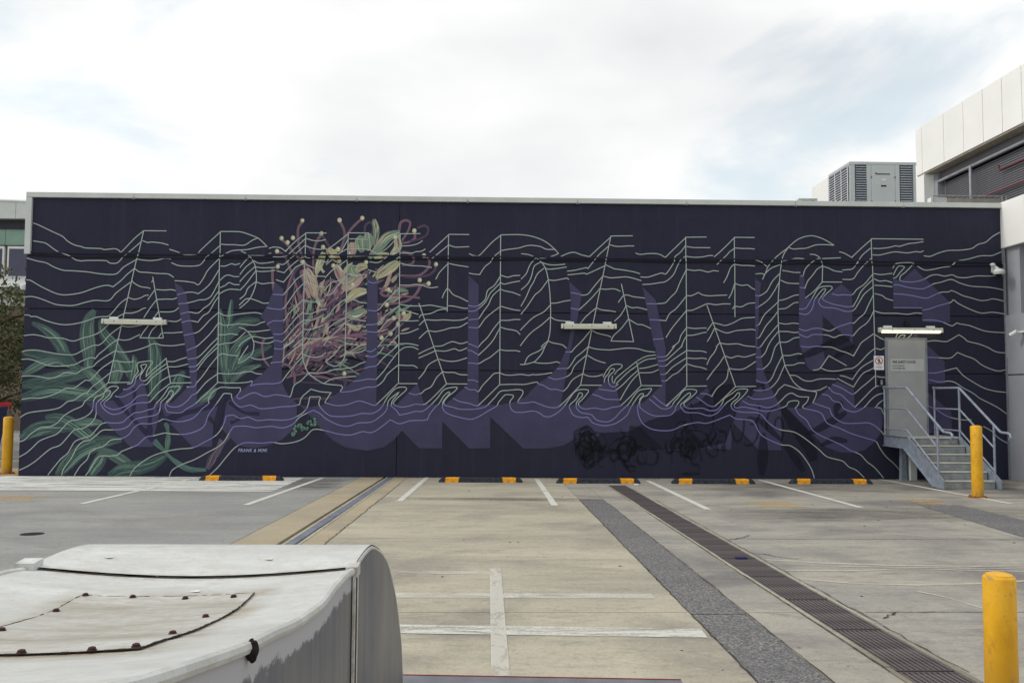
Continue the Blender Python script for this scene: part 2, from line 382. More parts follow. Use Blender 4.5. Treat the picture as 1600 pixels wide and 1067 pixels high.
def text_mesh(body, size, shear=0.0, spacing=1.0, extrude=0.0, bold=0.0):
    cu = bpy.data.curves.new('text', 'FONT'); cu.body = body; cu.size = size; cu.shear = shear; cu.space_character = spacing
    cu.extrude = extrude; cu.offset = bold; cu.resolution_u = 2
    t = bpy.data.objects.new('text', cu); COL.objects.link(t)
    dg = bpy.context.evaluated_depsgraph_get(); dg.update()
    me = bpy.data.meshes.new_from_object(t.evaluated_get(dg))
    bpy.data.objects.remove(t); return me
def text_part(name, body, size, mat, parent, x, y, z, shear=0.0, spacing=1.0, fit=None, bold=0.0):
    me = text_mesh(body, size, shear, spacing, 0.0, bold); me.materials.clear(); me.materials.append(MATS[mat])
    xs = [v.co.x for v in me.vertices]; w0 = max(xs)-min(xs); sx = (fit/w0) if fit else 1.0
    for v in me.vertices: v.co = Vector((v.co.x*sx, 0, v.co.y))
    o = link(name, me, parent); o.location = (x, y, z); return o

# ------------------------------------------------------------------ ground
g = MB()
for (y0, y1) in ((-60, 6), (6, 300)):
    g.quad((-300, y0, gz(y0)-0.05), (300, y0, gz(y0)-0.05), (300, y1, gz(y1)-0.05), (-300, y1, gz(y1)-0.05))
ground = struct(g.build('ground', 'soil_dark'))
def sheet(x0, x1, y0, y1, h, name, mat, parent=ground, thick=None, x0b=None, x1b=None):
    """ground-following slab or sheet; x0b/x1b are the x limits at y1"""
    x0b = x0 if x0b is None else x0b; x1b = x1 if x1b is None else x1b
    m = MB(); a = [(x0, y0), (x1, y0), (x1b, y1), (x0b, y1)]
    top = [(p[0], p[1], gz(p[1])+h) for p in a]
    if thick is None: m.quad(*top)
    else:
        bot = [(p[0], p[1], gz(p[1])+h-thick) for p in a]
        m.v = bot+top; m.f = [(3, 2, 1, 0), (4, 5, 6, 7), (0, 1, 5, 4), (1, 2, 6, 5), (2, 3, 7, 6), (3, 0, 4, 7)]; m.mi = [0]*6
    return m.build(name, mat, parent)
G = 0.006
sheet(-120, -2.73, -60, -0.005, 0, 'asphalt_paving', 'asphalt_pale', thick=0.04)
sheet(-120, -9.82, 0.005, 6, 0, 'asphalt_paving', 'asphalt_pale', thick=0.04)
sheet(-120, -9.82, 6.01, 80, 0, 'asphalt_paving', 'asphalt_pale', thick=0.04)
rows = [(-60, -16.4), (-16.4, -12.1), (-12.1, -8.6), (-8.6, -4.2), (-4.2, -0.004)]
def slab_col(x0, x1, mats, rws=rows):
    for i, (a, b) in enumerate(rws):
        sheet(x0+G, x1-G, a+G, b-G, 0, 'concrete_slab', mats[i % len(mats)], thick=0.04)
slab_col(-1.74, 1.41, ['concrete_warm'])
slab_col(1.80, 2.192, ['concrete_cool'], [(-60, -12.1), (-12.1, -8.6), (-8.6, -0.004)])
slab_col(2.60, 6.0, ['concrete_cool'], [(-60, -16.4), (-16.4, -12.1), (-12.1, -8.6), (-8.6, -6.0), (-6.0, -0.004)])
slab_col(6.0, 10.98, ['concrete_cool'], [(-60, -12.1), (-12.1, -6.0), (-6.0, -0.004)])
sheet(1.41, 1.80, -60, -12.15, -0.002, 'asphalt_strip', 'asphalt_coarse', thick=0.03)
sheet(1.41, 1.80, -12.13, -4.3, -0.002, 'asphalt_strip', 'asphalt_coarse', thick=0.03)
sheet(1.41, 1.80, -4.29, -0.004, -0.001, 'concrete_slab', 'concrete_cool', thick=0.03)
sheet(5.95, 6.85, -9.4, -5.05, 0.004, 'asphalt_patch', 'asphalt_coarse', x0b=6.55, x1b=7.2)
# tan concrete along the narrow channel
sheet(-2.72, -2.245, -60, -0.005, 0.0, 'tan_concrete_strip', 'tan_patch', thick=0.04)
sheet(-2.24, -2.20, -60, -0.005, 0.003, 'channel_edge', 'pale_edge', thick=0.04, x0b=-2.18, x1b=-2.14)
sheet(-2.07, -2.03, -60, -0.005, 0.003, 'channel_edge', 'pale_edge', thick=0.04, x0b=-2.02, x1b=-1.98)
sheet(-2.025, -1.745, -60, -0.005, 0.0, 'tan_concrete_strip', 'tan_patch', thick=0.04, x0b=-1.975)
# drain kerbs
for i in range(18):
    y1 = -1.72-i*0.9
    for (a, b) in ((2.197, 2.225), (2.565, 2.593)):
        sheet(a+random.uniform(-.006, .006), b+random.uniform(-.006, .004), y1-0.895, y1, 0.004+random.uniform(0, .004), 'drain_edge', 'pale_edge', thick=0.04)
sheet(2.198, 2.594, -1.715, -0.004, 0.0, 'concrete_slab', 'concrete_cool', thick=0.03)
# painted markings (sheets 4 mm above the slabs)
def mark(pts, mat, h=0.004, name='painted_marking'):
    m = MB(); m.quad(*[(x, y, gz(y)+h) for x, y in pts]); m.uv = [(0, 0), (1, 0), (1, 1), (0, 1)]; return m.build(name, mat, ground)
def line(xa, ya, xb, yb, w, mat, h=0.005):
    d = Vector((xb-xa, yb-ya)); d.normalize(); q = Vector((-d.y, d.x))*w/2
    mark([(xa-q.x, ya-q.y), (xb-q.x, yb-q.y), (xb+q.x, yb+q.y), (xa+q.x, ya+q.y)], mat, h, 'bay_line')
for a in ((-6.03, -5.25, -6.03, -0.2), (-3.60, -5.36, -3.46, -0.25), (-1.41, -4.75, -1.33, -0.05), (0.955, -5.3, 0.945, -0.35), (3.14, -5.74, 3.18, -0.7), (5.50, -5.43, 5.57, -0.3), (8.13, -4.83, 8.22, -0.05)):
    line(*a, 0.10, 'paint_white')
mark([(-10.0, -3.12), (-3.75, -3.25), (-3.85, -0.2), (-10.0, -0.05)], 'paint_white_worn', 0.0035, 'hatched_paint')
line(-10, -3.1, -3.8, -3.22, 0.13, 'paint_white', 0.0055)
line(0.045, -10.45, 0.065, -14.6, 0.10, 'paint_white_upright', 0.006)
line(-0.75, -12.56, 1.37, -12.68, 0.22, 'paint_white_cross', 0.0045)
line(-0.8, -10.58, 0.0, -10.66, 0.13, 'paint_white_faint', 0.0045)
line(-0.75, -11.56, 1.25, -11.58, 0.17, 'paint_white_faint', 0.0045)
for (x0, x1, y0) in ((3.9, 4.85, -4.72), (6.5, 7.3, -4.25), (-8.2, -7.0, -4.15)):
    for k in range(3):
        line(x0+random.uniform(0, .2), y0-k*0.3, x1-random.uniform(0, .25), y0-k*0.3, 0.14, 'paint_yellow_faint', 0.0042)
def ribbon_ground(pts, w, mat, h, name):
    m = MB()
    for (a, b) in zip(pts[:-1], pts[1:]):
        m.quad((a[0], a[1]-w/2, gz(a[1])+h), (b[0], b[1]-w/2, gz(b[1])+h), (b[0], b[1]+w/2, gz(b[1])+h), (a[0], a[1]+w/2, gz(a[1])+h))
    return m.build(name, mat, ground)
for j, (pts, w_) in enumerate([([(2.64, -9.95), (3.1, -10.12), (3.7, -10.24), (4.4, -10.28), (5.2, -10.25), (7.0, -10.1)], 0.05),
                          ([(2.64, -10.5), (3.2, -10.52), (3.8, -10.42), (4.5, -10.5), (5.4, -10.6), (7.0, -10.5)], 0.035),
                          ([(2.63, -10.9), (3.0, -11.08), (3.5, -11.15), (4.1, -11.08), (4.6, -10.95), (6.0, -10.8)], 0.05),
                          ([(3.2, -10.3), (3.9, -10.36), (4.6, -10.4), (5.4, -10.3)], 0.03),
                          ([(3.38, -11.4), (3.5, -11.6), (3.55, -11.9), (3.6, -12.08)], 0.05)]):
    ribbon_ground(pts, w_, 'scuff_pale', 0.0045+j*0.0004, 'tyre_scuff')
mark([(-1.6, -4.5), (1.75, -4.75), (1.8, -4.25), (-1.6, -4.05)], 'stain_dark', 0.003, 'damp_stain')
mark([(-3.9, -3.0), (-2.75, -3.2), (-2.75, -0.2), (-4.4, -0.2)], 'stain_dark', 0.003, 'damp_stain')
mark([(2.9, -7.3), (8.0, -7.0), (8.6, -5.2), (3.0, -5.4)], 'stain_dark', 0.003, 'damp_stain')
mark([(2.9, -3.2), (10.5, -3.4), (10.8, -0.3), (3.0, -0.6)], 'stain_dark', 0.0032, 'damp_stain')
def crack(x0, y0, x1, y1, n_, amp, w_):
    rk = random.Random(int(x0*100+y0*37)); m = MB(); P = []
    for i in range(n_+1):
        t = i/n_; P.append((x0+(x1-x0)*t+rk.uniform(-amp, amp), y0+(y1-y0)*t+rk.uniform(-amp, amp)))
    d = Vector((x1-x0, y1-y0)).normalized(); q = Vector((-d.y, d.x))
    for i in range(n_):
        wa, wb = [w_*rk.uniform(0.2, 1.0) for _ in (0, 1)]; a, b = P[i], P[i+1]
        m.quad(*[(c_[0], c_[1], gz(c_[1])+0.0055) for c_ in ((a[0]-q.x*wa, a[1]-q.y*wa), (b[0]-q.x*wb, b[1]-q.y*wb), (b[0]+q.x*wb, b[1]+q.y*wb), (a[0]+q.x*wa, a[1]+q.y*wa))])
    m.build('crack', 'crack_dark', ground)
for a in ((1.405, -15.0, 1.405, -4.6, 110, 0.008, 0.007), (1.805, -15.0, 1.805, -5.0, 60, 0.006, 0.006), (2.612, -13.5, 2.615, -4.5, 80, 0.012, 0.006), (2.19, -13.5, 2.19, -6.0, 60, 0.005, 0.005),
          (-1.75, -9.2, -1.74, -1.5, 75, 0.016, 0.006), (2.66, -8.6, 6.0, -8.62, 40, 0.01, 0.007), (2.66, -12.1, 6.0, -12.08, 40, 0.01, 0.007), (-1.7, -4.2, 1.4, -4.22, 40, 0.01, 0.012),
          (2.66, -8.7, 3.0, -8.3, 12, 0.03, 0.012), (2.67, -9.6, 2.95, -9.9, 10, 0.03, 0.012), (2.7, -12.3, 2.86, -12.1, 8, 0.02, 0.014)): crack(*a)
# drain grates
ORD = ['nearest', 'second', 'third', 'fourth', 'fifth', 'sixth', 'seventh', 'eighth', 'ninth', 'tenth', 'eleventh', 'twelfth', 'thirteenth', 'fourteenth']
pit = MB(); pit.quad(*[(x, y, gz(y)-0.03) for x, y in ((2.2, -60), (2.6, -60), (2.6, -1.7), (2.2, -1.7))]); pit.build('drain_pit', 'grate_pit', ground)
L, NB = 0.88, 11
bar_me = MB().box(-0.0085, 0.0085, -L/2+0.008, L/2-0.008, -0.028, 0).mesh('bar'); bar_me.materials.append(MATS['grate_iron'])
crs = MB()
for k in range(8): crs.box(-0.16, 0.16, -L/2+0.06+k*(L-0.12)/7-0.006, -L/2+0.06+k*(L-0.12)/7+0.006, -0.026, -0.005)
crs_me = crs.mesh('cross_bars'); crs_me.materials.append(MATS['grate_iron'])
frm_me = MB().box(-0.165, 0.165, -0.0045, 0.0045, -0.028, -0.001).mesh('end_bar'); frm_me.materials.append(MATS['grate_iron'])
for i in range(14):
    yc = -1.72-0.45-i*0.905
    t = thing('drain_grate', 'iron drain grate panel, '+ORD[i]+(' to' if i == 0 else ' from')+' the mural wall in the drain row', 'drain grate', (2.395, yc, gz(yc)+0.002), 'iron grates of the long drain')
    t.rotation_euler = (-math.atan(SLOPE), 0, 0)
    for k in range(NB): child('bar', bar_me, t, (-0.155+k*0.31/(NB-1), 0, 0))
    child('cross_bars', crs_me, t); child('end_bar', frm_me, t, (0, -L/2+0.005, 0)); child('end_bar', frm_me, t, (0, L/2-0.005, 0))
# narrow steel channel cover in lengths
for i in range(12):
    y1 = -0.01-i*1.15; y0 = y1-1.145; f = lambda y: -2.145+0.065*(1+max(y, -14)/14.0)
    m = MB(); a = [(f(y0)-0.056, y0), (f(y0)+0.056, y0), (f(y1)+0.062, y1), (f(y1)-0.062, y1)]
    m.v = [(x, y, gz(y)-0.03) for x, y in a]+[(x, y, gz(y)-0.001) for x, y in a]; m.f = [(3, 2, 1, 0), (4, 5, 6, 7), (0, 1, 5, 4), (1, 2, 6, 5), (2, 3, 7, 6), (3, 0, 4, 7)]; m.mi = [0]*6
    m.build('channel_cover', 'channel_steel', ground)
c = MB().lathe([(0.125, -0.01), (0.125, 0.003), (0.112, 0.004), (0.108, 0.002), (0.02, 0.003)], 0, 0, 28)
mh = c.build('pit_cover', 'grate_pit'); mh.location = (-5.14, -8.34, gz(-8.34)); mh.rotation_euler = (-math.atan(SLOPE), 0, 0)
tag(mh, 'small round dark pit cover in the grey asphalt', 'pit cover')
for k in range(190):
    x = random.uniform(-1.6, 6.5); y = random.uniform(-13.8, -2.0)
    if k > 70: x = random.uniform(-9.5, 10.8); y = -abs(random.gauss(0.05, 0.22))-0.02
    if 1.35 < x < 2.7: continue
    m = MB(); s_ = random.uniform(0.006, 0.022); z = gz(y)+0.001
    m.v = [(x+s_*random.uniform(.6, 1.3)*math.cos(t), y+s_*random.uniform(.6, 1.3)*math.sin(t), z) for t in (0, 1.3, 2.5, 3.8, 5.0)]+[(x, y, z+s_*0.35)]
    m.f = [(i, (i+1) % 5, 5) for i in range(5)]; m.mi = [0]*5
    if k == 0: deb = m
    else:
        o_ = len(deb.v); deb.v += m.v; deb.f += [tuple(q+o_ for q in f_i) for f_i in m.f]; deb.mi += m.mi
d_ = deb.build('litter_crumbs', 'soil_dark'); d_['kind'] = 'stuff'; d_['label'] = 'small dark leaf and grit crumbs scattered over the concrete'; d_['category'] = 'litter'

# ------------------------------------------------------------------ mural building
XL, XR, ZT = -9.79, 11.06, 5.83
wallt = thing('mural_wall', 'long navy rendered wall painted with the word ABUNDANCE over contour lines', 'wall', (0, 0, 0))
MB().box(XL+0.02, XR, 0.16, 9.0, -0.6, 5.55).build('wall_core', 'core_grey', wallt)
ZS = [-0.35, 2.246, 3.478, 4.611, 5.83]; XJ = -1.985
def ysurf(z): return 0.03 if z > 4.615 else 0.0
for i in range(4):
    for (a, b) in ((XL, XJ), (XJ, XR)):
        MB().box(a+(0.006 if a == XJ else 0), b-(0.006 if b == XJ else 0), ysurf(ZS[i]+0.5), 0.155, ZS[i]+(0.008 if i else 0), ZS[i+1]-0.008).build('wall_panel', 'navy_render', wallt, bevel=0.003)
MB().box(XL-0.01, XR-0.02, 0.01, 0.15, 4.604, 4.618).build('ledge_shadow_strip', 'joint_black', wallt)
MB().box(XL-0.02, XR, 0.008, 0.03, 4.655, 4.685).build('ledge_strip', 'navy_render', wallt)
# white parapet capping in lengths, trim down the left end
xs = [XL-0.045]+[XL+2.2+i*2.35 for i in range(8)]+[XR+0.02]
for a, b in zip(xs[:-1], xs[1:]):
    MB().box(a+0.003, b-0.003, -0.03, 0.3, 5.835, 5.94).build('parapet_cap', 'cap_white', wallt, bevel=0.004)
for a in xs[1:-1]:
    MB().box(a-0.03, a+0.03, -0.034, 0.0, 5.815, 5.85).build('cap_clip', 'frame_grey', wallt)
MB().box(XL-0.045, XL+0.075, -0.028, 0.3, 4.63, 5.83).build('end_trim', 'cap_white', wallt, bevel=0.004)
MB().box(XR-0.05, XR-0.01, -0.03, 0.03, 0.0, 5.82).build('corner_trim', 'frame_grey', wallt)
# sagging black cable along the ledge
pts = []
for i in range(81):
    x = XL+0.05+(XR-XL-0.1)*i/80
    pts.append((x, -0.016, 4.60-0.022*abs(math.sin(i*0.39))-0.012*math.sin(i*0.11)))
tag(MB().tube(pts, 0.012, 6).build('cable', 'cable_black', None, True), 'thin black cable sagging along the ledge of the mural wall', 'cable')

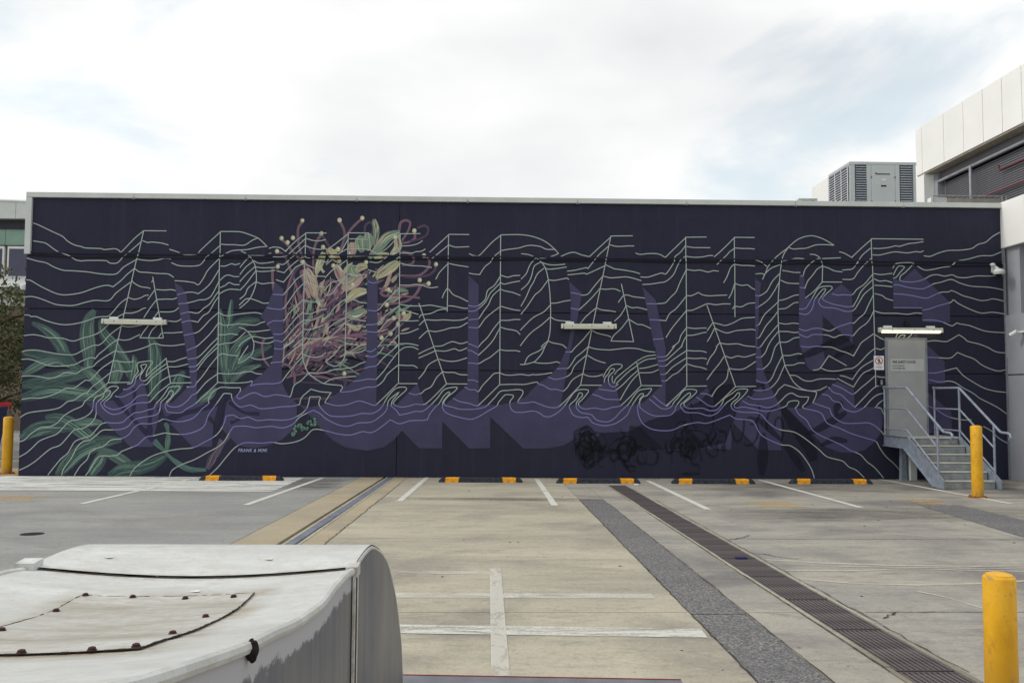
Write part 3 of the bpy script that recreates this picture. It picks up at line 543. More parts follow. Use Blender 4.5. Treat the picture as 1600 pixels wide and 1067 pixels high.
# ---- the painting (flat paint on the wall face; coordinates in cm on the wall)
LINES = '''-738,515 -800,194
-738,515 -690,515
-800,194 -756,195
-715,417 -689,288
-738,288 -689,288
-682,246 -671,194 -628,195
-969,529 -956,524 -933,513 -907,501 -896,491 -881,483 -868,480 -858,477 -826,476 -819,474 -797,476 -789,473 -784,469 -769,485 -755,500 -738,515
-968,491 -955,489 -941,486 -918,470 -891,460 -876,451 -864,449 -853,450 -813,450 -805,445 -789,446 -776,461 -742,492
-740,494 -729,490 -721,491 -700,489 -685,485
-978,454 -957,448 -937,444 -922,436 -902,429 -882,428 -852,426 -823,422 -792,422 -776,437 -750,453
-749,454 -736,452 -720,451 -704,453 -691,456 -678,455
-978,408 -969,407 -955,399 -938,390 -915,380 -899,377 -877,379 -859,383 -838,391 -822,396 -808,398 -797,395 -780,409 -770,420 -754,434
-753,434 -743,427 -727,426 -706,424 -683,423 -671,416
-979,372 -965,373 -951,370 -934,364 -915,357 -898,355 -877,355 -856,361 -834,366 -805,366 -790,382 -761,405
-758,408 -753,403 -740,396 -726,394 -719,392
-979,334 -970,334 -964,331 -954,331 -932,322 -904,315 -883,315 -862,319 -846,324 -831,330 -817,332 -809,332 -803,334 -793,345 -781,360 -767,371
-765,373 -752,369 -739,372 -730,377 -722,378
-978,291 -958,293 -940,290 -930,287 -898,286 -882,281 -871,281 -856,287 -840,291 -822,299 -806,313 -791,328 -772,339
-772,340 -756,340 -743,344 -734,349 -727,351
-981,257 -971,260 -953,261 -934,258 -913,254 -894,252 -873,252 -857,260 -844,267 -831,272 -823,272 -813,279 -803,291 -792,301 -777,312
-777,313 -763,311 -750,312 -734,315
-981,241 -968,242 -954,239 -938,233 -920,228 -896,228 -872,231 -854,240 -841,245 -833,246 -829,244 -823,252 -810,263 -797,275 -783,285
-783,285 -773,283 -761,284 -750,289 -738,295
-980,206 -961,207 -945,206 -924,202 -908,205 -889,214 -866,213 -856,220 -843,225 -832,228 -827,234 -817,242 -804,251 -787,261
-787,261 -778,258 -759,259 -738,264 -720,271 -712,275 -703,276 -693,273 -669,272 -644,276
-978,158 -959,161 -941,161 -923,165 -904,172 -888,181 -871,182 -858,191 -847,199 -839,198 -829,208 -816,223 -792,240
-790,240 -777,238 -761,237 -748,239
-979,121 -966,129 -948,133 -916,137 -898,142 -883,154 -870,157 -859,165 -846,173 -844,171 -834,184 -818,197 -795,216
-794,216 -782,219 -766,217 -751,219
-980,70 -969,74 -957,86 -936,100 -918,102 -902,110 -890,124 -872,136 -853,145 -847,155 -836,164 -800,194
-978,39 -963,48 -950,60 -938,72 -920,80 -901,88 -886,105 -876,114 -863,116 -845,123 -834,132 -830,143 -829,156 -825,163 -809,172 -804,179 -794,186 -782,186 -779,183 -790,172 -795,163 -806,154 -807,147 -800,142 -787,138 -771,142 -753,151 -738,166 -719,169 -717,167 -704,184 -691,198 -673,209
-977,12 -962,19 -944,31 -926,47 -913,57 -895,64 -880,81 -867,95 -849,99 -836,107 -826,119 -823,132 -823,151 -810,164 -807,174 -799,178 -795,175 -799,167 -814,153 -814,148 -803,135 -788,128 -771,132 -758,142 -745,150 -729,153 -714,154 -698,172 -671,194
-918,2 -907,17 -892,36 -879,47 -872,60 -864,72 -848,79 -833,84 -823,95 -813,107 -802,111 -786,110 -768,112 -758,121 -745,131 -731,133 -716,138 -705,141 -700,151 -690,162 -682,173 -675,185 -663,187 -652,187 -652,183 -661,172 -674,156 -678,152 -674,146 -660,144 -647,148 -634,159 -626,169 -617,173 -603,190 -593,200 -574,214
-890,2 -886,15 -873,34 -866,47 -860,60 -848,71 -833,75 -822,84 -809,95 -791,96 -773,97 -757,103 -744,117 -728,122 -705,126 -694,132 -691,146 -690,154 -679,165 -673,176 -668,178 -665,174 -669,165 -679,154 -681,144 -676,134 -663,132 -647,133 -636,141 -618,152 -574,195
-864,1 -852,21 -839,34 -832,50 -819,58 -806,62 -790,75 -769,78 -754,87 -744,101 -731,109 -710,109 -694,114 -683,119 -667,115 -646,114 -625,120 -615,128 -604,141 -591,152 -592,160 -584,174 -571,184 -560,186 -550,185 -534,185 -527,185 -526,179 -533,167 -527,162 -512,170 -496,175 -475,167 -453,171 -429,168 -422,167 -419,175 -414,191 -401,200 -385,216
-841,1 -831,15 -821,35 -810,42 -789,42 -775,45 -769,51 -750,59 -735,66 -719,81 -704,84 -680,90 -664,88 -637,88 -611,96 -598,107 -591,128 -578,147 -565,166 -561,172 -557,173 -545,172 -544,166 -538,154 -525,145 -504,149 -485,142 -461,143 -440,146 -418,147 -402,151 -400,161 -395,169 -379,183 -360,178 -337,176 -349,156 -346,154 -325,149 -303,151 -277,159 -247,150 -239,154 -197,196
-750,0 -741,16 -726,29 -705,42 -676,52 -650,57 -621,60 -597,72 -574,86 -561,104 -554,126 -540,128 -524,121 -508,124 -490,117 -466,119 -439,118 -418,121 -397,132 -386,145 -381,167 -368,167 -359,166 -362,152 -351,137 -338,128 -316,126 -292,128 -271,133 -250,133 -234,142 -226,154 -218,168 -205,183 -195,188 -181,188 -179,183 -191,172 -203,160 -206,153 -193,147 -177,148 -164,152 -159,153 -138,154 -95,196
-669,-1 -662,14 -641,26 -618,35 -591,50 -568,63 -555,76 -540,102 -529,105 -511,105 -492,102 -460,105 -436,102 -415,110 -402,124 -386,133 -373,139 -359,132 -346,121 -321,109 -300,106 -279,113 -252,115 -233,127 -220,141 -216,160 -199,175 -195,178 -199,171 -208,160 -211,149 -200,140 -193,130 -177,133 -164,137 -158,138 -145,138 -132,147 -124,155 -113,167 -102,182 -92,187 -73,189 -76,182 -92,169 -100,158 -98,151 -81,147 -67,143 -37,143 -16,147 -8,152 8,169 19,181 35,183 57,185 66,182 65,174 56,161 57,157 73,157 89,159 100,155 122,148 143,150 188,195
-590,-1 -569,19 -554,38 -536,59 -520,69 -507,71 -478,70 -457,72 -438,69 -409,73 -390,82 -372,99 -345,96 -321,90 -294,88 -270,95 -252,93 -236,101 -212,120 -193,112 -172,118 -158,119 -145,119 -134,121 -129,133 -118,147 -110,155 -100,171 -90,179 -88,176 -101,160 -103,150 -99,139 -86,131 -67,126 -43,122 -24,129 -8,139 11,150 15,158 24,169 30,174 45,173 46,169 39,159 41,145 49,138 65,137 89,140 103,135 111,129 125,129 141,138 154,151 165,167 176,181 189,186 204,185 204,180 192,165 184,157 187,149 198,145 219,147 238,144 257,149 274,153 317,195
-683,476 -667,471 -651,465 -625,466 -619,473 -600,492 -577,514
-677,447 -661,441 -639,440 -619,442 -610,450 -604,461 -592,471 -576,486
-669,409 -649,408 -628,405 -619,401 -609,415 -600,432 -577,457
-663,379 -646,384 -630,385 -619,382 -608,390 -595,403 -585,419 -577,433
-707,390 -691,389 -675,390 -666,388
-660,360 -642,362 -626,366 -616,369 -603,370 -592,377 -584,392 -576,409
-705,369 -685,370 -671,370 -663,373
-655,339 -637,343 -619,341 -607,351 -594,361 -584,377 -576,388
-698,343 -677,343 -666,346 -659,352
-680,324 -663,323 -653,328
-652,321 -636,325 -618,322 -607,336 -596,343 -584,365 -576,376
-689,299 -670,299 -649,301
-647,294 -633,297 -618,301 -606,312 -593,327 -575,343
-640,262 -629,267 -619,271 -606,283 -590,300 -575,321
-679,239 -666,239 -652,244 -639,248
-638,244 -619,247 -610,253 -597,267 -589,276 -575,290
-677,228 -660,228 -636,234
-635,228 -619,230 -605,246 -592,261 -576,278
-632,218 -619,220 -610,232 -597,249 -576,269
-673,208 -654,211 -641,208 -631,206
-638,186 -622,187 -617,195 -606,208 -591,230 -575,251
-717,405 -714,410
-724,368 -718,377 -710,389
-731,330 -722,345 -714,357 -705,369
-710,330 -701,343
-738,288 -731,300 -720,315
-720,289 -713,304 -702,315
-699,289 -693,299
-761,191 -752,194 -748,205 -739,217 -742,229 -740,236 -713,240 -710,236 -720,221 -723,207 -708,222 -692,236 -682,246
-769,180 -759,181 -746,191 -743,205 -733,215 -731,223 -734,230 -724,233 -722,230 -729,218 -735,206 -732,199 -723,199 -710,212 -694,225 -680,235
-785,166 -772,164 -756,171 -743,179 -733,190 -721,191 -710,204 -694,217 -679,227
-577,515 -574,196
-577,515 -539,515 -524,512 -498,502 -487,493 -478,484
-575,488 -563,487 -547,487 -530,486 -522,488 -509,497 -498,502
-575,461 -565,468 -552,474 -535,476 -519,477 -498,482 -478,484
-533,474 -519,467 -508,456 -501,441 -498,417 -500,398 -510,373 -521,361 -532,352
-512,465 -500,465 -487,465 -469,470
-504,453 -495,448 -481,448 -462,451
-500,440 -486,438 -459,439
-499,431 -489,430 -473,431 -459,433
-498,408 -485,404 -472,406 -460,406
-510,373 -495,368 -482,363 -471,364
-533,438 -525,449 -515,460
-533,423 -521,439 -505,452
-533,408 -518,425 -501,441
-532,390 -520,403 -500,431
-532,371 -521,381 -515,395 -499,408
-533,358 -520,371 -510,373
-574,441 -564,441 -551,446 -543,444 -533,447
-575,410 -564,420 -556,422 -545,419 -534,419
-574,395 -563,400 -555,406 -544,402 -533,402
-575,382 -563,389 -552,392 -533,391
-574,342 -564,337 -554,336 -538,339 -514,342 -497,343 -485,340
-575,321 -564,316 -548,317 -529,319 -510,317 -497,317 -486,322 -478,324
-574,296 -561,296 -550,298 -534,296
-575,274 -560,278 -547,279 -536,285 -518,302
-532,272 -523,281 -507,291
-532,312 -519,307 -507,295 -501,282 -500,272 -503,257 -511,248 -522,240 -532,236
-514,303 -497,303 -481,305 -467,307
-504,292 -494,292 -477,289 -460,291
-500,283 -485,279 -469,279 -459,283
-506,249 -495,245 -479,245 -461,251
-575,252 -565,256 -549,253 -533,252
-531,242 -525,252 -517,265 -512,273
-574,215 -553,214 -534,215 -516,218 -504,219 -494,215 -482,214
-574,196 -553,195 -531,195 -510,197 -502,199 -504,189
-506,189 -494,192 -475,194 -457,194 -441,198 -433,209 -415,232 -398,251
-464,237 -455,239 -442,240 -434,250 -415,266 -397,278
-458,268 -442,267 -426,277 -416,285
-397,514 -398,274 -397,247 -393,234 -385,217 -371,206 -355,196 -339,193 -316,191 -313,186 -317,178 -296,179 -280,183 -261,188 -244,189 -229,200 -219,216 -197,235
-351,196 -339,203 -326,207 -304,209 -284,211
-384,217 -366,216 -347,219 -329,225 -307,227 -291,230 -278,237 -266,241
-397,256 -383,251 -369,250 -354,254
-397,514 -353,514
-307,515 -309,275 -309,253 -316,240 -326,232 -337,233 -348,240 -343,246 -329,259 -319,273
-307,515 -264,515
-291,200 -275,202 -259,205 -243,204
-268,227 -256,231 -243,233 -230,248 -214,262 -198,276
-265,254 -251,252 -238,259 -228,273
-264,264 -254,263 -244,269
-243,204 -227,222 -216,238 -198,262
-474,480 -463,483 -449,481 -439,474 -420,494 -397,513
-465,462 -446,462 -436,465 -420,480 -396,503
-454,447 -441,446 -427,459 -414,472 -396,489
-456,432 -440,428 -430,439 -414,453 -398,464
-457,413 -441,408 -429,423 -416,440 -398,448
-463,382 -441,381 -426,399 -413,415 -397,426
-475,354 -460,351 -441,352 -428,369 -413,391 -397,407
-473,319 -460,326 -440,327 -428,342 -412,358 -398,372
-460,298 -441,299 -427,315 -411,334 -398,345
-459,285 -449,284 -441,282 -427,298 -411,317 -397,328
-438,271 -426,279 -398,305
-418,271 -398,290
-396,502 -382,498 -369,497 -354,500
-396,486 -382,481 -366,479 -352,481
-396,462 -382,458 -365,456 -352,451 -347,459
-395,447 -381,440 -365,435 -354,431
-396,426 -381,422 -354,421
-395,410 -381,404 -367,399 -354,399
-397,371 -382,366 -366,368 -354,371
-398,342 -382,342 -366,348 -349,352
-397,328 -382,328 -366,334 -354,341
-398,309 -384,308 -368,313 -355,318
-398,290 -384,289 -368,289 -355,291
-347,481 -334,491 -307,513
-322,473 -307,502
-352,446 -338,459 -325,471 -306,482
-354,418 -338,435 -307,457
-355,391 -340,408 -321,413 -308,424
-350,380 -337,386 -324,405 -308,419
-355,330 -344,340 -329,359 -308,375
-355,299 -341,315 -325,326 -308,334
-354,275 -346,287 -308,324
-305,502 -290,502 -266,501
-305,480 -285,481 -262,479 -247,471 -239,473 -222,485 -197,513
-264,515 -261,496 -260,479
-306,465 -287,465 -266,466
-306,447 -290,444 -265,444
-307,427 -295,424 -265,426
-307,375 -294,373 -280,367 -265,365
-308,336 -293,331 -266,327
-308,321 -293,316 -279,317 -266,314
-308,279 -295,278 -279,275 -265,277
-308,261 -286,260 -273,263 -265,268
-261,453 -241,452 -222,466 -197,483
-264,436 -243,430 -227,441 -196,466
-263,412 -254,408 -243,410
-262,350 -242,350 -226,368 -197,398
-265,319 -242,322 -226,338 -196,361
-264,305 -241,305 -226,322 -196,344
-240,272 -230,286 -214,303 -196,322
-221,272 -196,300
-205,272 -195,281
-197,514 -196,196
-197,514 -154,515
-196,196 -156,196
-195,488 -176,489 -160,493 -149,500
-195,473 -171,473 -163,476 -152,477 -143,482
-195,451 -176,446 -149,445 -129,442
-196,404 -175,404 -162,406 -148,404 -132,399 -115,401
-195,363 -175,360 -161,360 -148,360 -131,362 -113,359 -96,356
-195,352 -180,349 -166,345 -156,342
-195,329 -174,328 -155,329
-194,301 -177,303 -155,312
-194,280 -174,280 -155,276
-196,264 -184,272 -168,273 -155,268
-196,235 -178,234 -165,234 -156,229
-174,176 -162,173 -159,173 -147,176
-155,366 -95,196
-95,196 -51,196
-154,335 -150,341 -131,344 -115,351 -103,354 -96,353
-154,319 -143,330
-154,291 -144,301 -134,309
-155,258 -144,264 -122,274
-154,250 -138,257 -120,265
-154,206 -143,219 -133,236 -113,248
-147,176 -140,183 -127,190 -116,209 -104,221
-141,331 -120,330 -101,331 -80,330 -61,332 -51,337
-134,308 -120,306 -104,309 -88,314 -69,316 -51,326
-121,275 -106,276 -93,282 -82,285 -66,281 -51,285
-120,266 -98,265 -79,270 -68,266 -52,272
-111,248 -95,244 -76,244 -52,251
-104,222 -95,220 -79,220 -68,216 -51,215
-94,514 -95,348
-94,514 -50,514
-134,475 -117,491 -94,513
-130,461 -114,474 -94,491
-120,417 -112,432 -95,450
-106,377 -102,388 -95,399
-93,491 -81,487 -68,487 -50,488
-92,451 -78,448 -51,444
-93,397 -83,385 -69,379 -51,370
-93,361 -80,360 -61,356 -51,356
17,514 17,195
17,514 55,515 77,513 96,508 115,499 132,485 141,475
141,475 126,469 110,465 100,465
17,480 33,483 55,486 77,492 101,490 115,484 132,484
61,474 77,472 92,466 104,456 113,442 118,423 122,395 124,360 124,333 123,308 119,289 113,277 105,260 94,247 88,243 70,238 60,238
69,238 75,252 83,259 100,267 113,278
88,243 100,241 121,241 138,244 145,241
17,195 46,196 70,196 95,201 101,196 108,195 124,186 135,186 152,182 160,190 170,205 181,213 193,219
-81,166 -67,159 -46,155 -35,151 -28,151 17,195
-50,473 -40,469 -29,469 -16,482 0,499 17,513
-50,431 -40,429 -27,428 -16,445 -5,454 3,467 17,479
-51,362 -39,360 -29,362 -15,375 -10,394 4,405 17,425
-51,350 -39,350 -28,356 -14,370 -4,389 4,397 17,411
-50,331 -28,334 -18,350 -8,364 1,383 17,398
-50,316 -39,315 -28,316 -15,334 1,348 17,360
-50,281 -41,278 -29,273 -22,282 -9,295 4,314 17,330
-51,267 -43,266 -28,257 -10,274 2,288 10,302 17,315
-50,240 -41,240 -28,239 -14,247 -3,253 16,269
-51,204 -37,204 -28,200
-57,190 -46,184 -35,184 -28,180 -19,193 -3,210 5,218 16,220
18,427 32,423 44,426 59,427
18,411 25,408 42,412 59,415
18,397 26,394 45,390 60,384
18,361 29,358 45,354 60,352
17,331 34,331 48,333 60,333
17,317 29,313 51,309 60,301
17,269 29,267 51,267 60,265
17,220 27,216 40,215 62,217 78,215 88,217 92,216 111,218 128,221
61,419 72,431 80,450 92,465
61,396 75,409 83,425 89,447 103,456
61,361 72,381 80,400 88,414 96,431 110,443
61,344 75,362 91,386 102,395 118,417
60,310 70,321 88,338 110,350 123,364
60,277 75,297 86,308 105,322 124,339
104,275 110,281 119,288
106,455 118,451 134,450 155,452
111,444 118,441 134,442 158,446
119,418 132,417 148,420 159,422 163,419
124,368 137,369 154,373 167,375
124,339 135,333 148,331 167,330
119,288 129,284 149,280 158,273
138,229 151,230 162,231 173,246 178,254 192,265 204,276
253,514 188,195
253,514 300,515
146,469 162,476 175,478 189,473 207,469 227,488 253,512
159,437 175,439 200,445 203,443 216,459 227,473 249,493
160,429 178,431 197,433 200,431 214,437 241,450
167,391 181,389 192,386 204,389 216,404 236,428
167,358 185,355 200,369 214,383 230,402
187,325 200,341 221,359
156,265 169,265 176,274 192,290 211,313
119,212 135,207 157,212 168,220 173,232 181,242 200,258
251,495 263,492 277,492 290,493 303,493
242,451 258,444 260,443 277,441 290,439 301,437 315,433
237,427 249,424 260,424 285,426 301,423 318,418
231,400 241,399 260,400 273,395
222,359 233,355 252,353 263,351
212,311 225,305 247,300 253,297
205,276 219,272 247,270 260,271 287,274 309,273 328,268 347,266
203,258 219,249 230,245 241,242
193,219 206,214 222,214 236,218
188,195 233,195
275,411 301,287
301,288 252,289
253,290 259,301 274,315 290,336
260,331 274,345 285,364
268,371 279,386
281,387 290,387 299,384 315,382 325,381
285,365 298,360 309,361 330,356
290,336 309,325 320,324 338,316
307,246 317,195 361,195
236,212 244,227 255,238 268,240 276,238 275,233 266,226 260,218
238,200 240,211 247,219 252,229 259,230 260,226 248,213 248,200 252,194 260,192 268,198
256,215 255,206 259,200 263,209 276,221 307,246
311,239 290,224 274,209 263,198
312,229 295,214 276,195 260,183
227,187 241,185 260,183
213,176 227,172 241,166 271,165
312,221 298,206 285,187 272,164
308,247 328,257 349,260
311,241 328,250 349,253
313,231 328,233 353,240
313,222 339,223 354,229
350,256 369,257 380,268 389,280
353,247 369,249 383,260 405,280
354,237 369,237 383,249 413,269
358,219 369,220 383,234 413,254
360,206 369,205 383,217 396,224 413,241
164,148 166,154 179,166 185,178 191,178 192,173 180,159 179,147 190,137 211,133 222,122 244,118 259,125 274,141 290,156 301,172 313,185 338,189 338,185 329,174 320,171 313,160 309,149 312,130 322,113 344,102 380,101 407,112 437,118 453,116 472,121 505,134 519,126 546,124 557,118 568,97 581,86 614,72 633,70 652,58 668,38 679,19 684,2
164,148 173,132 190,127 204,127 214,116 238,110 260,114 274,122 287,133 295,149 306,166 314,176 321,178 321,174 314,166 314,149 325,140 342,132 363,131 380,134 389,144 391,152 402,166 415,178 421,180 421,174 410,163 400,154 404,146 412,139 437,138 461,132 478,138 492,153 500,161 514,171 523,181 527,179 523,170 511,160 508,153 513,145 532,140 565,139 576,132 590,116 611,104 641,99 660,89 685,70 696,61 712,47 745,38 758,26 774,19 791,3
334,167 347,156 358,148 369,146 380,150 387,161 396,171 407,185 421,188 434,186 434,181 421,169 408,158 411,150 423,147 448,148 461,143 478,145 489,158 494,169 511,180 522,188 543,189 541,182 530,170 515,156 518,149 535,151 557,147 582,142 604,146 626,154 631,162 642,165 652,164 652,157 645,149 653,136 669,124 680,105 696,93 723,81 745,71 761,61 783,52 797,37 813,25 832,3
342,174 355,163 370,152 414,194
533,164 546,157 568,154 585,150 601,154 615,165 626,176 638,181 653,174 675,173 670,162 661,153 664,149 683,145 697,141 704,135 713,118 738,108 765,96 798,86 817,80 825,66 838,48 857,31 878,5
544,174 557,168 582,169 598,173 605,180 610,188 623,199 637,195 656,189 684,185 691,183 689,173 683,161 697,156 719,149 724,135 735,125 751,118 779,118 801,119 815,113 828,102 842,87
556,187 574,186 590,190 602,200 610,211 616,224 624,241
562,208 571,204 586,203 596,213 605,233 619,260
563,232 577,232 592,246 600,268 604,279 613,290
562,257 573,257 583,268 589,282 597,295 611,312
563,277 572,279 586,298 611,327
434,172 448,162 462,153 474,153 518,194
443,179 456,178 467,173 478,190 492,202 500,213 503,232
414,514 414,194 457,195
414,513 459,514
519,514 518,342
519,514 563,514
458,367 518,194 562,195
306,478 315,475 334,477 351,477 359,475 370,469 384,483 414,512
316,426 332,426 348,431 362,435 370,433 381,447 389,461 391,471 403,481 414,496
320,410 337,411 356,414 370,417 386,431 395,450 403,464 414,472
329,369 348,369 362,370 370,372 381,384 392,395 400,414 414,442
335,335 356,334 370,333 378,348 392,359 414,386
342,293 356,294 365,295
370,297 380,313 389,325 414,355
383,277 397,288 402,302 413,317
402,276 408,291 414,301
416,493 431,491 450,491 467,491
414,472 431,470 450,471 464,474 473,474
415,443 431,441 444,442 461,438 472,441 484,440
415,387 425,387 440,394 449,389 463,387 480,388 502,389
415,355 427,356 447,365 460,370 477,368 493,370 509,370
415,319 430,317 449,318 457,318
415,302 430,303 449,308 457,309
414,270 432,269 446,269 457,266
414,254 432,253 449,254 457,252
414,242 429,237 446,234 457,230
475,471 494,488 519,513
480,454 489,463 502,475 508,482 519,490
494,415 502,429 509,447 518,456
505,382 511,393 518,414
513,359 518,365 532,364 546,371 562,373
519,491 536,490 552,490 563,489
519,455 533,453 549,453 562,452
519,414 532,410 546,411 554,405 562,401
458,312 470,329
458,289 465,300 474,318
477,278 486,288
457,240 464,255 473,266 479,278
457,208 470,226 484,243 494,258
470,330 487,326 498,324 515,330 532,339 551,341 561,342
475,318 487,312 501,308 520,313 542,315 555,316 562,314
487,286 501,284 523,285 539,281 561,279
497,259 509,255 523,259 536,257 547,259 562,264
505,233 514,231 533,231 547,238 562,248
563,466 574,462 588,451
563,435 577,436 582,434 596,447 618,456
562,389 571,388 587,398 599,419 615,436
563,361 576,369 590,380 604,400 614,418
563,324 570,327 581,347 598,363 612,376
563,297 570,299 584,323 598,339 612,357
578,423 585,438 591,452 610,473 633,491 637,495 655,510 672,517 688,519 705,515 720,508 735,499
637,493 646,490 660,491 674,492 694,499 705,500 720,500 735,499
637,495 625,477 618,450 614,414 611,372 611,337 612,309 616,278 624,241 632,223 643,204 659,191 678,186 698,188 706,192 714,196
682,479 693,478 703,472 708,459 707,419 750,419
670,384 690,400 707,419
624,464 638,467 654,470 670,469
621,443 635,441 646,439 660,439
617,422 632,416 657,415
612,378 626,381 645,389 656,391
612,360 628,362 645,373 655,375
612,330 628,328 642,330 655,329
612,312 630,312 644,310 655,311
614,289 630,290 644,298 656,300
619,261 635,261 652,265 661,264
625,240 643,241 654,245 667,245
633,219 648,218 665,208 681,207 695,211 717,212 734,211
660,432 665,431 671,447 685,461 702,471
658,407 669,405 676,421 687,434 696,446 707,453
708,453 721,449 734,443 751,441
709,470 729,471 749,472
656,360 670,362 678,373 687,388 701,407 726,410 728,405 717,395 707,384 711,379 728,372 742,369 761,366 773,367 782,382 792,401 816,425
656,351 672,349 683,359 688,373 690,381 698,392 708,403 714,404 712,398 700,381 699,374 708,365 733,363 758,356 774,359 785,374 797,393 817,410
728,394 739,391 753,392 771,392 782,404 798,415 816,436
746,485 757,482 773,473 794,493 817,513
751,445 762,446 773,448 785,462 796,478 815,494
751,425 773,426 784,440 796,454 815,471
655,318 669,314 686,319 702,319 721,314 738,322 755,328 769,332 774,331 785,342 797,352 805,368 817,392
655,307 672,300 685,306 716,305 731,300 743,305 757,306 772,304 785,319 805,335 818,359
659,281 671,279 693,281 707,280 726,279 743,272 757,268 772,261 783,279 789,289 804,300 817,309
816,514 819,196
816,514 930,514
819,493 835,493 852,495 869,499 877,498 897,504 914,506 930,509
818,479 835,479 855,484 869,486 894,484 913,487 922,486 930,489
819,438 834,436 851,438 859,439
819,427 831,422 845,423 859,419
820,413 837,412 859,410
820,395 836,391 844,385 860,380
818,358 836,353 866,353 891,351 908,354 922,353
819,307 832,299 843,294
860,450 868,460 890,463 906,462 901,455 887,441 877,433 876,424 887,421 906,421 926,426 943,435 957,437 973,434 989,437 1001,432 1018,431 1043,435 1071,435 1102,437
861,435 868,448 874,455 885,454 885,451 876,441 868,431 861,428
860,365 922,365
930,478 944,477 961,484 983,490 1008,491 1035,495 1049,504 1066,509 1082,522 1104,534
914,455 929,447 946,448 968,453 987,456 1002,467 1027,472 1053,479 1078,480 1092,485 1105,491
861,414 873,414 892,409 923,406 937,411 948,417 965,421 987,427 1004,420 1029,413 1068,411 1087,408 1105,404
861,395 881,394 903,391 931,386 947,392 964,399 981,400 987,403 998,399 1012,392 1028,388 1050,382 1064,383 1078,386 1105,380
923,360 941,364 958,370 986,378 991,383 1000,376 1022,365 1050,355 1075,357 1105,353
923,339 944,339 963,336 985,327 991,329 997,333 1005,331 1024,328 1060,316 1106,313
931,293 948,295 973,293 984,298 1001,308 1012,301 1020,294 1042,289 1064,281 1078,273 1095,270 1106,272
929,259 950,259 981,258 997,270 1014,263 1033,256 1052,242 1083,231 1105,235
933,226 949,226 974,232 994,237 1007,222 1021,212 1051,195 1076,188 1106,185
934,212 954,207 984,208 1010,193 1029,183 1042,173 1064,162 1083,152 1105,136
928,157 948,148 969,135 989,129 1011,126 1024,127
1049,113 1068,102 1082,88 1103,76
684,230 698,233 719,261 757,240
701,235 717,229 739,229 755,233 770,235 784,245 803,265 819,278
820,278 831,275 842,280
742,219 753,217 769,211 781,228 792,239 814,252
736,213 753,204 771,195 780,209 792,224 806,231 818,237
725,200 744,193 766,180 773,181 788,194 802,205 818,219
717,194 728,183 744,178 755,168 773,152 785,164 794,173 819,196 842,197
703,179 717,176 727,165 742,161 749,149 772,142 793,152 807,167 821,178 842,184
818,152 824,160 842,173
821,218 830,216 843,216
815,152 829,150 833,141 842,125
864,301 869,310 879,312 898,311 897,306 887,298
869,300 876,306 884,306 879,299'''
SHADOWS = '''-846,152 -788,158 -754,191 -745,201 -729,202 -718,167 -714,153 -703,149 -692,154 -694,122 -701,88 -704,61 -750,61
-669,405 -655,397 -644,383 -632,321 -620,269 -618,246 -616,152 -570,152 -580,112 -582,62 -622,61 -666,106 -689,122 -692,152 -666,154 -640,181 -630,192 -633,219 -642,267
-459,408 -441,393 -438,270 -441,225 -439,196 -432,180 -424,167 -408,153 -407,113 -417,96 -438,77 -464,65 -491,60 -515,62 -531,67 -562,99 -554,155 -549,158 -507,193 -482,214 -463,236 -458,260 -458,270 -462,298 -473,320 -488,334 -475,357 -464,385
-265,430 -243,413 -241,271 -242,153 -218,152 -213,125 -187,97 -203,79 -224,63 -259,55 -305,62 -331,76 -361,105 -402,151 -381,145 -349,152 -323,175 -291,200 -270,224 -263,248 -264,275
-242,153 -199,152 -158,194 -155,194 -141,153 -104,152 -94,155 -55,190 -51,196 -51,277 -51,427 -29,406 -28,273 -27,153 -2,153 -2,62 -46,61 -103,117 -103,61 -151,61 -187,97 -217,125
-27,153 14,152 51,159 73,171 97,197 122,213 141,235 154,262 161,278 166,306 167,347 167,374 163,415 191,391 185,355 176,311 169,274 162,238 154,197 146,152 165,153 200,127 196,100 179,84 152,68 122,62 68,61 -2,127 -2,153
146,152 190,153 219,184 241,204 261,200 264,192 272,153 301,153 323,160 361,196 354,231 347,280 345,276 320,405 348,378 355,345 369,276 369,280 369,154 410,154 407,120 412,60 366,59 317,106 293,111 284,61 237,61 196,100 165,116
369,154 412,154 437,174 456,191 460,187 470,172 472,154 513,155 544,175 562,193 563,281 561,277 562,426 575,416 570,377 569,323 565,277 572,281 575,246 581,219 593,192 615,151 614,60 566,61 512,118 507,61 461,61 412,112 407,128
658,436 668,432 670,384 686,383 717,390 749,415 771,396 771,288 707,346 706,278 711,252 695,232 679,230 673,236 663,266 656,282 655,307
626,151 664,149 683,161 697,175 736,207 772,191 773,151 799,153 821,152 832,144 833,120 827,95 814,78 792,61 764,55 737,57 709,68 682,93 664,113
861,427 879,424 908,449 983,378 983,334 922,335 922,365 860,365
907,310 969,250 969,203 877,202 879,284
928,188 981,142 981,103 927,96'''
